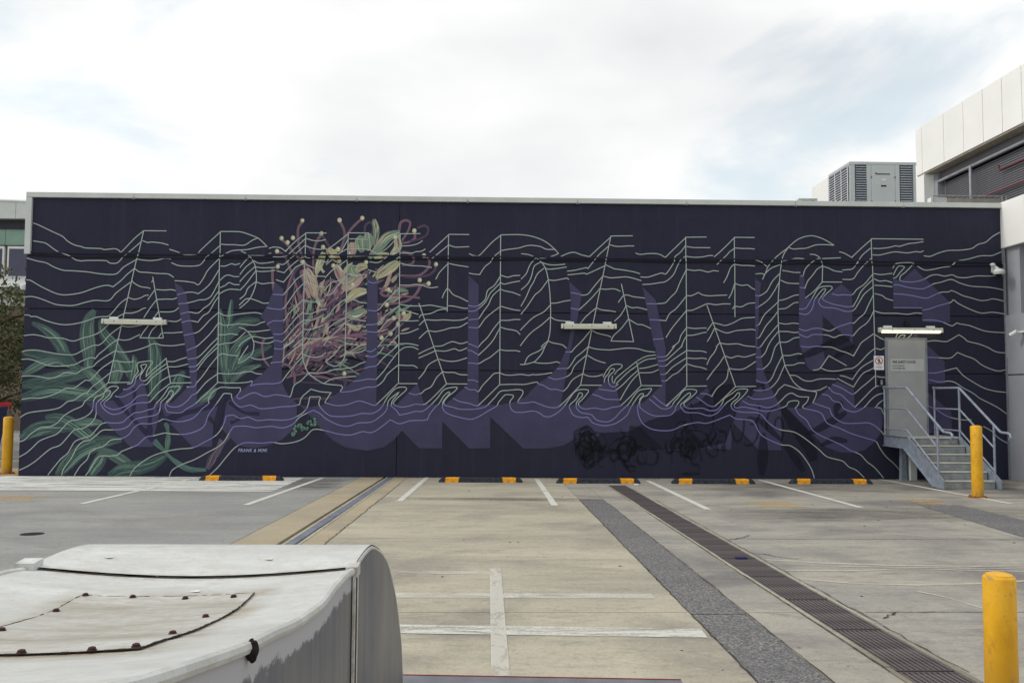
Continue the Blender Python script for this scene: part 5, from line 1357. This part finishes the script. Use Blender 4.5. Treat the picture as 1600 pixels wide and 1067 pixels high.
# ------------------------------------------------------------------ bollards
def bollard(x, y, h, d, label, flange=True):
    t = thing('bollard', label, 'bollard', (x, y, gz(y)), 'yellow steel bollards'); r = d/2
    MB().lathe([(r, 0.0), (r, h*0.5), (r, h-0.012), (r-0.004, h-0.004), (r-0.012, h)], 0, 0, 32).build('post', 'bollard_yellow', t, True)
    MB().lathe([(r-0.011, h-0.002), (r-0.014, h+0.006), (r*0.5, h+0.014), (0.004, h+0.016)], 0, 0, 32).build('cap', 'bollard_yellow', t, True)
    if flange:
        MB().lathe([(r+0.055, 0.004), (r+0.055, 0.016), (r+0.05, 0.02), (r+0.002, 0.022)], 0, 0, 28).build('flange', 'rust_flange', t, True)
        for k in range(4):
            a = R(45+90*k); MB().lathe([(0.012, 0.02), (0.012, 0.035), (0.004, 0.038)], (r+0.03)*math.cos(a), (r+0.03)*math.sin(a), 6).build('bolt', 'rust_flange', t)
    return t
bollard(-10.34, 0.57, 1.20, 0.205, 'yellow bollard past the left end of the mural wall')
bollard(8.17, -3.83, 1.19, 0.183, 'yellow bollard in front of the steel stairs')
bollard(2.531, -13.966, 0.61, 0.15, 'near yellow bollard rising from the bottom right corner')

# ------------------------------------------------------------------ wheel stops
names = ['rubber wheel stop with two yellow patches, leftmost along the wall', 'rubber wheel stop with yellow patches, second from the left', 'rubber wheel stop at the top of the drain row of grates',
         'rubber wheel stop with yellow patches, second from the stairs', 'rubber wheel stop with yellow patches, nearest the stairs']
for (x, y), lb in zip(((-4.92, -0.95), (-0.20, -1.15), (2.10, -1.28), (4.36, -1.28), (6.72, -1.2)), names):
    t = thing('wheel_stop', lb, 'wheel stop', (x, y, gz(y)), 'rubber wheel stops along the mural wall'); t.rotation_euler = (0, 0, R(random.uniform(-0.6, 0.6)))
    L2 = 0.82; pr = [(-0.075, 0.0), (-0.062, 0.07), (-0.04, 0.095), (0.04, 0.095), (0.062, 0.07), (0.075, 0.0)]
    MB().prism([(a, b) for a, b in pr], 'x', -L2+0.06, L2-0.06).build('body', 'rubber', t)
    for s_ in (-1, 1):
        k = MB(); q0 = [(s_*(L2-0.06), a, b) for a, b in pr]; q1 = [(s_*L2, a*0.9, b*0.35) for a, b in pr]
        k.v = q0+q1; k.f = [tuple(range(6)), tuple(range(11, 5, -1))]+[((i+1) % 6, i, 6+i, 6+(i+1) % 6) for i in range(6)]; k.mi = [0]*8
        k.build('end_wedge', 'rubber', t)
        m = MB()
        for (a, b), (c_, d) in zip(pr[:2], pr[1:3]): m.quad((s_*0.57-0.13, a-0.003, b+0.001), (s_*0.57+0.13, a-0.003, b+0.001), (s_*0.57+0.13-s_*0.02, c_-0.003, d+0.0015), (s_*0.57-0.13-s_*0.02, c_-0.003, d+0.0015))
        m.quad((s_*0.57-0.13-s_*0.02, -0.043, 0.0968), (s_*0.57+0.13-s_*0.02, -0.043, 0.0968), (s_*0.57+0.13-s_*0.04, 0.04, 0.0968), (s_*0.57-0.13-s_*0.04, 0.04, 0.0968))
        m.build('yellow_patch', 'reflector_yellow', t)
    for k in (-0.3, 0.0, 0.3): MB().lathe([(0.02, 0.0945), (0.02, 0.099), (0.008, 0.101)], k, 0, 10).build('fixing', 'black_plastic', t)
pp = MB().prism([(2.72, -1.75), (2.80, -1.78), (2.83, -1.70), (2.75, -1.68)], 'z', gz(-1.7)+0.006, gz(-1.7)+0.03).build('paper_scrap', 'white_metal'); tag(pp, 'crumpled white paper scrap beside the middle wheel stop', 'litter')
bt = MB().box(2.36, 2.47, -9.92, -9.86, gz(-9.9)+0.004, gz(-9.9)+0.02).build('flat_wrapper', 'bin_blue'); tag(bt, 'small blue wrapper lying on the drain grate', 'litter')

# ------------------------------------------------------------------ foreground duct hood
HP = [(-13.779, 0.28), (-13.811, 0.339), (-13.875, 0.475), (-13.935, 0.586), (-14.163, 0.826), (-14.388, 0.991), (-14.562, 1.092), (-14.739, 1.159), (-14.879, 1.199), (-15.025, 1.232), (-15.187, 1.243), (-15.333, 1.241), (-15.439, 1.235), (-15.588, 1.251), (-15.801, 1.257), (-15.981, 1.255), (-16.276, 1.286), (-16.503, 1.323), (-16.683, 1.35), (-16.893, 1.39), (-17.054, 1.422), (-17.161, 1.444)]
HX0, HX1 = -1.47, -0.44
KH = 0.44/0.6
def HY(y): return -18.266+(y+18.266)*KH
hood = thing('duct_hood', 'large white sheet metal ventilation hood with rounded end, bottom left', 'vent hood', ((HX0+HX1)/2, HY(-14.4), gz(HY(-14.4))))
off = Vector(hood.location)
pf = [Vector((0, a, b)) for a, b in HP]
last = pf[-1]; pf += [last+Vector((0, -0.18, 0.042)), last+Vector((0, -0.45, 0.11))]
# smooth profile
pp2 = smooth([Vector((q.y, q.z)) for q in pf], 4, 200)
SEAM = min(range(len(pp2)), key=lambda i: abs(pp2[i].x-HY(-14.43)))
def sag(x, y):      # the top sheet is dished across its width
    u = (x-HX0)/(HX1-HX0); t = min(1, max(0, (HY(-13.95)-y)/0.3)); t = t*t*(3-2*t)
    return 0.030*t*max(0.0, math.sin(math.pi*u))
def sheet_strip(idx, name, mat, lift, x0=HX0, x1=HX1):
    m = MB(); nx = 17
    for i in idx:
        a = pp2[max(i-1, 0)]; b = pp2[min(i+1, len(pp2)-1)]; d = (b-a).normalized(); nn = Vector((-d.y, d.x)); nn = nn if nn.y > 0 or (abs(nn.y) < 1e-3 and nn.x > 0) else -nn
        if pp2[i].x > HY(-13.6): nn = Vector((abs(nn.x), nn.y)) 
        q = pp2[i]+nn*lift
        for k in range(nx):
            xx = x0+(x1-x0)*k/(nx-1); m.v.append((xx-off.x, q.x-off.y, q.y-off.z-sag(xx, pp2[i].x)))
    for r in range(len(idx)-1):
        for k in range(nx-1): m.f.append((r*nx+k, r*nx+k+1, (r+1)*nx+k+1, (r+1)*nx+k)); m.mi.append(0)
    o = m.build(name, mat, hood, True); return o
sheet_strip(range(SEAM, len(pp2)), 'top_sheet', 'hood_white', 0.0)
sheet_strip(range(0, SEAM+1), 'nose_sheet', 'hood_white', 0.008)
# dark sealant under the lap
a = pp2[SEAM]
MB().tube([(HX0+0.02+(HX1-HX0-0.04)*i/20-off.x, a.x-off.y-0.006, a.y-off.z+0.001+0.0015*math.sin(i*1.7)-sag(HX0+0.02+(HX1-HX0-0.04)*i/20, a.x)) for i in range(21)], 0.0034, 6).build('seam_sealant', 'hood_seam', hood, True)
# sides
for X, s_ in ((HX1, 1), (HX0, -1)):
    for nm, i0, i1, lift in (('side_panel', SEAM, len(pp2)-1, 0.0), ('nose_side_panel', 0, SEAM, 0.006)):
        m = MB(); m.uv = []
        x = X-off.x+s_*(0.0+lift)
        for i in range(i0, i1+1):
            q = pp2[i]
            for t in (0.0, 0.045, 0.09, 0.15, 0.3, 3.0):
                z = max(q.y-t, gz(q.x)-0.03)
                m.v.append((x, q.x-off.y, z-off.z)); m.uv.append((q.x, min(t, q.y-gz(q.x)+0.03) if nm == 'side_panel' else 0.5))
        for r in range(i1-i0):
            for k in range(5): m.f.append((r*6+k, r*6+k+1, (r+1)*6+k+1, (r+1)*6+k)); m.mi.append(0)
        m.build(nm, 'hood_side', hood)
    # rolled rim along the top edge
    for nm, i0, i1, r in (('rim', SEAM+1, len(pp2)-1, 0.0125), ('rim', 2, SEAM-1, 0.0075)):
        MB().tube([(X-off.x, pp2[i].x-off.y, pp2[i].y-off.z-0.004) for i in range(i0, i1+1)], r, 8).build(nm, 'hood_white', hood, True)
    for dy, w_, mt in ((0.0, 0.012, 'hood_seam'), (0.028, 0.009, 'hood_white'), (-0.026, 0.008, 'hood_white')):
        MB().box(X-off.x+s_*0.004, X-off.x+s_*0.012, a.x-off.y+dy-w_, a.x-off.y+dy+w_, gz(HY(-14.4))-0.02-off.z, a.y-off.z-0.012).build('vertical_seam', mt, hood)
MB().prism([(-0.03, -0.02), (0.03, -0.02), (0.03, 0.028), (-0.03, 0.022)], 'x', HX0-off.x-0.03, HX0-off.x+0.03).build('corner_tab', 'hood_white', hood).location = (0, a.x-off.y, a.y-off.z)
MB().prism([(-0.03, -0.02), (0.03, -0.02), (0.03, 0.016), (-0.03, 0.012)], 'x', HX1-off.x-0.02, HX1-off.x+0.018).build('corner_tab', 'hood_white', hood).location = (0, a.x-off.y, a.y-off.z)
# access panel with bolts
i0 = min(range(len(pp2)), key=lambda i: abs(pp2[i].x-HY(-14.88))); i1 = min(range(len(pp2)), key=lambda i: abs(pp2[i].x-HY(-16.0)))
def inset(i): return i
apn = sheet_strip(range(i0, i1+1), 'access_panel', 'hood_panel', 0.005, -1.546*KH, -0.897*KH)
PX0, PX1 = -1.546*KH, -0.897*KH
def surf(y):
    for u0, u1 in zip(pp2[:-1], pp2[1:]):
        if u1.x <= y <= u0.x: return u0.y+(u1.y-u0.y)*(y-u0.x)/(u1.x-u0.x)
    return pp2[-1].y
rk = random.Random(8)      # broken dark sealant along all four sides of the hatch
def seal(pts):
    m = MB(); n_ = len(pts)
    for i in range(n_-1):
        if rk.random() < 0.2: continue
        m.tube([pts[i], pts[i+1]], rk.uniform(0.0007, 0.0023), 5)
    m.build('hatch_sealant', 'hood_seam', apn)
ya_, yb_ = pp2[i0].x, pp2[i1].x
def hp(x, y): return (x-off.x, y-off.y, surf(y)-off.z-sag(x, y)+0.0045)
for y_ in (ya_+0.002, yb_-0.002): seal([hp(PX0+(PX1-PX0)*k/36+rk.uniform(-.001, .001), y_+rk.uniform(-.0015, .0015)) for k in range(37)])
for x_ in (PX0-0.001, PX1+0.001): seal([hp(x_+rk.uniform(-.0015, .0015), ya_+(yb_-ya_)*k/50) for k in range(51)])
for (x, y, z) in [(-1.128, -15.777, 1.256), (-0.99, -15.81, 1.257), (-0.838, -15.832, 1.256), (-0.704, -15.839, 1.256), (-1.135, -15.967, 1.255), (-1.105, -16.248, 1.283), (-0.88, -16.596, 1.337), (-0.749, -16.597, 1.337), (-0.65, -16.579, 1.335), (-0.682, -16.357, 1.299), (-0.703, -16.075, 1.265)]:
    x = min(max(x, -1.53*KH), -0.915*KH); y = min(max(y, HY(-15.98)), HY(-14.91))
    m = MB().lathe([(0.009, 0.0), (0.009, 0.002), (0.0072, 0.003), (0.007, 0.006), (0.003, 0.0075)], 0, 0, 10)
    o = m.build('bolt', 'bolt_rust', apn, True); o.location = (x-off.x, y-off.y, surf(y)+0.005-off.z-sag(x, y))
# lump of mastic on the rim
m = MB(); rb = random.Random(2)
bmm = bmesh.new(); bmesh.ops.create_icosphere(bmm, subdivisions=3, radius=1)
for v_ in bmm.verts: v_.co = Vector((v_.co.x*0.010, v_.co.y*0.014, v_.co.z*0.017))*(1+0.35*rb.random())
me = bpy.data.meshes.new('mastic_lump'); bmm.to_mesh(me); bmm.free(); me.materials.append(MATS['mud_black'])
o = link('mastic_lump', me, hood); o.location = (HX1-off.x+0.008, HY(-16.07)-off.y, surf(HY(-16.07))-off.z-0.010)
for (x, y, s_) in ((-1.75*KH, HY(-14.2), .02), (-1.02*KH, HY(-14.2), .018), (-1.15*KH, HY(-14.80), .02)):
    m = MB(); k_ = [(x+s_*math.cos(t)*random.uniform(.5, 1.2)-off.x, y+s_*0.6*math.sin(t)*random.uniform(.5, 1.2)-off.y, surf(y)+(0.0115 if y > HY(-14.43) else 0.003)-off.z-sag(x, y)) for t in (0, .9, 1.8, 2.7, 3.6, 4.5, 5.4)]
    m.v = k_; m.f = [tuple(range(7))]; m.mi = [0]; m.build('bird_dropping', 'sign_white', hood)
# low steel edge behind the hood
eb = thing('edge_beam', 'low grey steel beam with a red edge along the bottom of the view', 'beam', (0, 0, 0))
z0 = gz(-13.7)
MB().prism([(-0.56, -13.60), (1.0, -13.69), (1.0, -13.95), (-0.56, -13.86)], 'z', z0-0.02, z0+0.018).build('beam', 'grey_paint', eb)
MB().prism([(-0.56, -13.592), (1.0, -13.682), (1.0, -13.689), (-0.56, -13.599)], 'z', z0-0.02, z0+0.022).build('red_edge', 'red_edge', eb)

# ------------------------------------------------------------------ right hand building
rb_ = thing('side_building', 'grey and white building with a louvred opening at the right edge', 'building', (0, 0, 0))
MB().box(11.02, 16.0, -6.0, 0.10, -0.3, 3.50).build('lower_wall', 'render_grey', rb_)
MB().box(11.10, 16.0, -0.46, 0.10, 3.505, 4.95).build('column', 'render_grey', rb_)
MB().box(11.4, 11.45, -6.0, -0.47, 3.505, 4.95).build('louvre_back', 'louvre_dark', rb_)
MB().box(11.22, 11.27, -0.56, -0.50, 3.505, 4.95).build('window_post', 'pipe_steel', rb_)
lm = MB().prism([(11.25, 0.0), (11.37, 0.05), (11.37, 0.062), (11.25, 0.012)], 'y', -6.0, -0.57).mesh('slat'); lm.materials.append(MATS['louvre_dark'])
for k in range(18): child('slat', lm, rb_, (0, 0, 3.53+k*0.078))
for k in range(6):
    MB().box(11.0, 16.0, -0.86-k*1.2+0.006 if k else -0.80, (0.06 if k == 0 else -0.80-(k-1)*1.2)-0.006, 4.96, 5.955).build('parapet_panel', 'facade_white', rb_, bevel=0.006) if k == 0 else MB().box(11.0, 16.0, -0.80-k*1.2+0.006, -0.80-(k-1)*1.2-0.006, 4.96, 5.955).build('parapet_panel', 'facade_white', rb_, bevel=0.006)
MB().tube([(11.008, -0.06, 0.0), (11.008, -0.06, 2.6)], 0.012, 8).build('downpipe', 'frame_grey', rb_, True)
MB().box(11.012, 11.018, -6.0, 0.09, 2.22, 2.24).build('wall_joint', 'joint_black', rb_)
b2 = thing('bullet_camera', 'white bullet security camera on the grey wall at the right edge', 'security camera', (11.0, -0.66, 3.10))
MB().lathe([(0.055, -0.01), (0.055, 0.02), (0.03, 0.03)], 0, 0, 16).build('base', 'white_metal', b2, True)
MB().tube([(-0.02, 0, 0.0), (-0.12, 0.02, 0.0), (-0.17, 0.06, -0.02)], 0.022, 10).build('arm', 'white_metal', b2, True)
MB().tube([(-0.12, 0.0, 0.02), (-0.20, 0.12, -0.06)], 0.042, 14).build('housing', 'white_metal', b2, True)
MB().tube([(-0.201, 0.121, -0.061), (-0.207, 0.13, -0.067)], 0.034, 14).build('lens', 'black_plastic', b2, True)

# ------------------------------------------------------------------ garage deck behind
gd = thing('garage_deck', 'white panelled parking deck with a grey louvre screen behind the wall', 'building', (0, 0, 0))
yb = [11.65, 11.2, 9.75, 8.55, 7.45, 6.45, 5.5, 4.6, 3.7]
for a_, b_ in zip(yb[:-1], yb[1:]):
    MB().box(15.0, 15.9, b_+0.012, a_-0.012, 9.5, 11.17).build('facade_panel', 'facade_white', gd, bevel=0.008)
MB().box(15.04, 15.88, 3.7, 11.62, 9.45, 11.12).build('facade_core', 'soffit_beige', gd)
MB().box(15.0, 15.9, 11.1, 11.65, 3.0, 9.44).build('corner_column', 'facade_white', gd)
MB().box(15.35, 15.6, 10.85, 11.09, 3.0, 9.44).build('inner_column', 'render_grey', gd)
MB().box(15.45, 15.5, 3.0, 10.84, 9.1, 9.44).build('head_beam', 'louvre_grey', gd)
MB().tube([(15.36, 10.8, 9.12), (15.36, 3.2, 9.12)], 0.05, 8).build('top_rail', 'pipe_steel', gd, True)
MB().box(15.66, 25.0, 3.0, 11.09, 9.46, 9.7).build('deck_soffit', 'louvre_dark', gd)
MB().box(15.62, 15.66, 3.0, 10.84, 4.0, 9.455).build('screen_back', 'louvre_dark', gd)
sl = MB().prism([(15.5, 0.0), (15.58, 0.025), (15.58, 0.06), (15.5, 0.042)], 'y', 3.0, 10.83).mesh('slat'); sl.materials.append(MATS['louvre_grey'])
for k in range(54): child('slat', sl, gd, (0, 0, 5.2+k*0.0715))
MB().tube([(15.3, 8.73, 5.0), (15.3, 8.73, 9.12)], 0.045, 10).build('screen_post', 'pipe_steel', gd, True)
for p in ([(15.4, 10.3, 7.45), (15.4, 9.35, 7.5), (15.4, 9.35, 8.0), (15.4, 3.2, 8.0)], [(15.4, 7.35, 8.75), (15.4, 7.3, 8.62), (15.4, 3.2, 8.62)]):
    MB().tube(p, 0.03, 8).build('sprinkler_pipe', 'pipe_red', gd, True)
MB().box(13.58, 15.2, 7.0, 7.2, 3.0, 7.66).build('inner_parapet', 'soffit_beige', gd)
MB().box(13.1, 13.575, 6.98, 7.2, 3.0, 7.68).build('inner_parapet', 'facade_white', gd)
fc = thing('chain_link_fence', 'low chain link fence behind the top of the wall at right', 'fence', (0, 0, 0))
m = MB(); xa, xb, z0_, z1_ = 13.1, 15.35, 6.7, 7.70; s_ = 0.09; k = -12
while xa+k*s_ < xb:
    x_a = xa+k*s_; xe = x_a+(z1_-z0_); c0 = max(x_a, xa); c1 = min(xe, xb)
    if c1 > c0:
        f0 = (c0-x_a)/(xe-x_a); f1 = (c1-x_a)/(xe-x_a)
        for za, zb_ in ((z0_, z1_), (z1_, z0_)): m.tube([(c0, 6.9, za+(zb_-za)*f0), (c1, 6.9, za+(zb_-za)*f1)], 0.004, 3, False)
    k += 1
m.build('mesh', 'pipe_steel', fc)
MB().tube([(13.1, 6.9, 7.71), (15.35, 6.9, 7.71)], 0.02, 8).build('top_rail', 'pipe_steel', fc, True)
for x_ in (13.12, 15.2, 15.33): MB().tube([(x_, 6.9, 3.0), (x_, 6.9, 7.73)], 0.025, 8).build('fence_post', 'pipe_steel', fc, True)

# ------------------------------------------------------------------ rooftop plant
ac = thing('rooftop_air_conditioner', 'large grey air conditioning unit with dark grilles on the roof', 'air conditioner', (9.4, 4.0, 5.55))
W_, D_, H_ = 1.76, 1.42, 2.36
MB().box(0.0, W_, 0.03, D_, 0.0, H_-0.03).build('cabinet', 'ac_body', ac)
for a_, b_ in ((0.0, 0.13), (0.44, 0.56), (0.56, 1.20), (1.20, 1.32), (1.68, W_)):
    MB().box(a_+0.003, b_-0.003, -0.01, 0.029, 0.0, H_-0.08).build('front_panel', 'ac_body', ac, bevel=0.004)
MB().box(-0.012, W_+0.012, -0.014, D_, H_-0.078, H_).build('top_frame', 'ac_body', ac, bevel=0.006)
fin = MB().prism([(-0.012, 0.0), (0.02, 0.02), (0.02, 0.03), (-0.012, 0.012)], 'x', 0.0, 0.305).mesh('fin'); fin.materials.append(MATS['ac_body'])
for a_ in (0.133, 1.323):
    MB().box(a_, a_+0.35, 0.022, 0.0295, 0.0, H_-0.085).build('grille_back', 'ac_grille', ac)
    for k in range(34): child('fin', fin, ac, (a_+0.02, 0.0, 0.1+k*0.064))
MB().box(-0.008, -0.001, 0.08, D_-0.02, 0.1, H_-0.1).build('side_grille_back', 'ac_grille', ac)
sf = MB().box(-0.03, -0.009, 0.08, D_-0.02, 0.0, 0.022).mesh('side_fin'); sf.materials.append(MATS['ac_body'])
for k in range(32): child('side_fin', sf, ac, (0, 0, 0.12+k*0.066))
for k in range(4): MB().box(-0.034, -0.031, 0.06+k*0.42, 0.10+k*0.42, 0.1, H_-0.1).build('side_rib', 'white_metal', ac)
for cx_ in (0.45, 1.3): MB().lathe([(0.36, H_), (0.36, H_+0.03), (0.30, H_+0.07), (0.05, H_+0.085)], cx_, 0.7, 24).build('fan_guard', 'louvre_grey', ac, True)
MB().box(0.82, 0.96, -0.016, -0.0105, 1.70, 1.74).build('badge', 'black_plastic', ac)
MB().box(0.84, 0.95, -0.016, -0.0105, 1.86, 1.90).build('badge', 'sign_white', ac)
MB().box(0.68, 1.06, -0.016, -0.0105, 2.02, 2.05).build('badge', 'ac_grille', ac)
MB().box(0.66, 0.72, -0.0165, -0.0105, 2.05, 2.07).build('badge', 'sign_red', ac)
for x_ in (0.565, 1.195):
    for z_ in (0.4, 1.3, 1.95): MB().box(x_-0.015, x_+0.015, -0.02, -0.0105, z_-0.03, z_+0.03).build('latch', 'louvre_grey', ac)
cu = MB().box(9.395, 9.7, 5.46, 6.7, 5.55, 7.86).build('plant_enclosure', 'facade_white', None, bevel=0.01); tag(cu, 'plain white plant enclosure behind the air conditioning unit', 'enclosure')
du = thing('roof_duct', 'small pale roof duct with a raised frame beside the plant enclosure', 'duct', (8.45, 5.2, 5.55))
MB().box(-0.2, 0.42, -0.2, 0.2, 0.0, 1.45).build('duct_box', 'cap_white', du, bevel=0.01)
for x_ in (0.03, 0.46): MB().box(x_-0.04, x_+0.035, -0.1, 0.1, 1.455, 1.575).build('frame_leg', 'cap_white', du)
MB().box(-0.02, 0.5, -0.1, 0.1, 1.58, 1.62).build('frame_top', 'cap_white', du)

# ------------------------------------------------------------------ left background
lb = thing('background_building', 'pale building with curved white roof edge and green panels at far left', 'building', (0, 0, 0))
MB().box(-40, -15, 22.3, 34, -0.3, 9.9).build('wall', 'brown_wall', lb)
arc = [(-34+i*1.0, 10.45-0.012*(i-8.5)**2*0.35) for i in range(20)]
for i in range(19):
    (xa, za), (xb, zb_) = arc[i], arc[i+1]
    MB().prism([(xa+0.01, 9.62), (xb-0.01, 9.62), (xb-0.01, zb_), (xa+0.01, za)], 'y', 21.7, 22.29).build('fascia_panel', 'cap_white', lb)
MB().tube([(x_, 21.7, z_+0.04) for x_, z_ in arc], 0.06, 6).build('roof_edge', 'white_metal', lb, True)
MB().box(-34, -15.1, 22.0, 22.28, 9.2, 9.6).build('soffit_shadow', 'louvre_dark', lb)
for i in range(12):
    x_ = -33.5+i*1.55; MB().box(x_+0.01, x_+1.54, 22.1, 22.29, 8.45, 9.19).build('green_panel', 'green_panel', lb)
for i in range(12):
    x_ = -33.4+i*1.55
    w_ = MB().box(x_, x_+1.4, 22.15, 22.28, 6.2, 8.4).build('window', 'white_metal', lb); MB().box(x_+0.09, x_+1.31, 22.12, 22.149, 6.3, 8.28).build('pane', 'window_dark', w_)
MB().prism([(20.3, 6.3), (22.1, 7.0), (22.1, 6.3)], 'x', -22.6, -15.2).build('awning', 'cap_white', lb)
MB().box(-34, -15.1, 22.0, 22.29, 5.6, 6.1).build('string_course', 'cap_white', lb)
wl = thing('bulkhead_lamp', 'white bulkhead lamp on an arm at the left end of the wall', 'lamp', (-9.83, 0.35, 3.98))
MB().tube([(0.0, 0, 0), (-0.12, 0, 0.03)], 0.02, 8).build('arm', 'white_metal', wl, True)
MB().lathe([(0.02, -0.08), (0.09, -0.07), (0.115, -0.01), (0.10, 0.04), (0.03, 0.065)], -0.14, 0, 18).build('shade', 'white_metal', wl, True)

def tree(name, label, x, y, z0, h, rx, rz, nclump, seed):
    t = thing(name, label, 'tree', (x, y, z0)); rr = random.Random(seed); tm = MB(); tips = []
    tm.tube([(0, 0, 0), (0.05, 0.02, h*0.25), (-0.04, 0.05, h*0.5), (0.06, 0, h*0.8)], [0.16, 0.13, 0.10, 0.04], 9)
    for k in range(11):
        a = k*2.4; zz = h*(0.22+0.055*k); e = Vector((math.cos(a)*rx*0.75, math.sin(a)*rx*0.75, zz+h*0.13)); tm.tube([(0, 0, zz), tuple(Vector((0, 0, zz)).lerp(e, 0.5)+Vector((0, 0, 0.1))), tuple(e)], [0.06, 0.04, 0.015], 6); tips.append(e)
    tm.build('trunk', 'bark', t, True)
    m = MB()
    for k in range(nclump):
        while True:
            p = Vector((rr.uniform(-1, 1), rr.uniform(-1, 1), rr.uniform(-1, 1)))
            if 0.25 < p.length < 1: break
        c_ = Vector((p.x*rx, p.y*rx, h*0.58+p.z*rz)); cs = rr.uniform(0.18, 0.4)
        for j in range(42):
            d = Vector((rr.gauss(0, 1), rr.gauss(0, 1), rr.gauss(0, 0.8)))*cs*0.55; q = c_+d
            ax = Vector((rr.gauss(0, 1), rr.gauss(0, 1), rr.gauss(0, 1))).normalized(); bx_ = ax.orthogonal().normalized(); l_ = rr.uniform(0.05, 0.10); w_ = l_*0.38
            m.quad(tuple(q-ax*l_), tuple(q+bx_*w_), tuple(q+ax*l_), tuple(q-bx_*w_))
    m.build('crown', 'foliage', t)
    return t
tree('street_tree', 'dense olive green tree left of the mural wall behind the bin', -15.6, 8.6, -0.15, 5.6, 2.1, 2.5, 230, 4)
tree('street_tree', 'second olive green tree farther back beside the pale building', -18.6, 12.5, -0.15, 5.2, 2.0, 2.3, 150, 9)
bn = thing('skip_bin', 'dark blue skip bin with a red rim beside the tree', 'bin', (-15.2, 5.4, gz(5.4)))
MB().prism([(-1.6, 0.25), (1.55, 0.25), (1.75, 1.42), (-1.8, 1.42)], 'y', -0.8, 0.8).build('body', 'bin_blue', bn, bevel=0.02)
for k in range(7): MB().box(-1.5+k*0.5, -1.42+k*0.5, -0.85, -0.801, 0.3, 1.40).build('rib', 'bin_blue', bn)
for a_ in ((-1.86, 1.8, -0.88, -0.80), (-1.86, 1.8, 0.80, 0.88)): MB().box(*a_, 1.425, 1.53).build('rim', 'bin_red', bn, bevel=0.01)
for k in range(6): MB().box(-1.6+k*0.6, -1.35+k*0.6, -0.91, -0.881, 1.44, 1.52).build('rim_bracket', 'bin_red' if k % 2 else 'sign_white', bn)
kb = sheet(-18, -9.85, 2.4, 2.75, 0.16, 'kerb', 'pale_edge', None, 0.2); struct(kb)
mark([(-10.9, 0.1), (-9.86, 0.1), (-9.86, 1.6), (-10.9, 1.6)], 'paint_yellow_faint', 0.004)
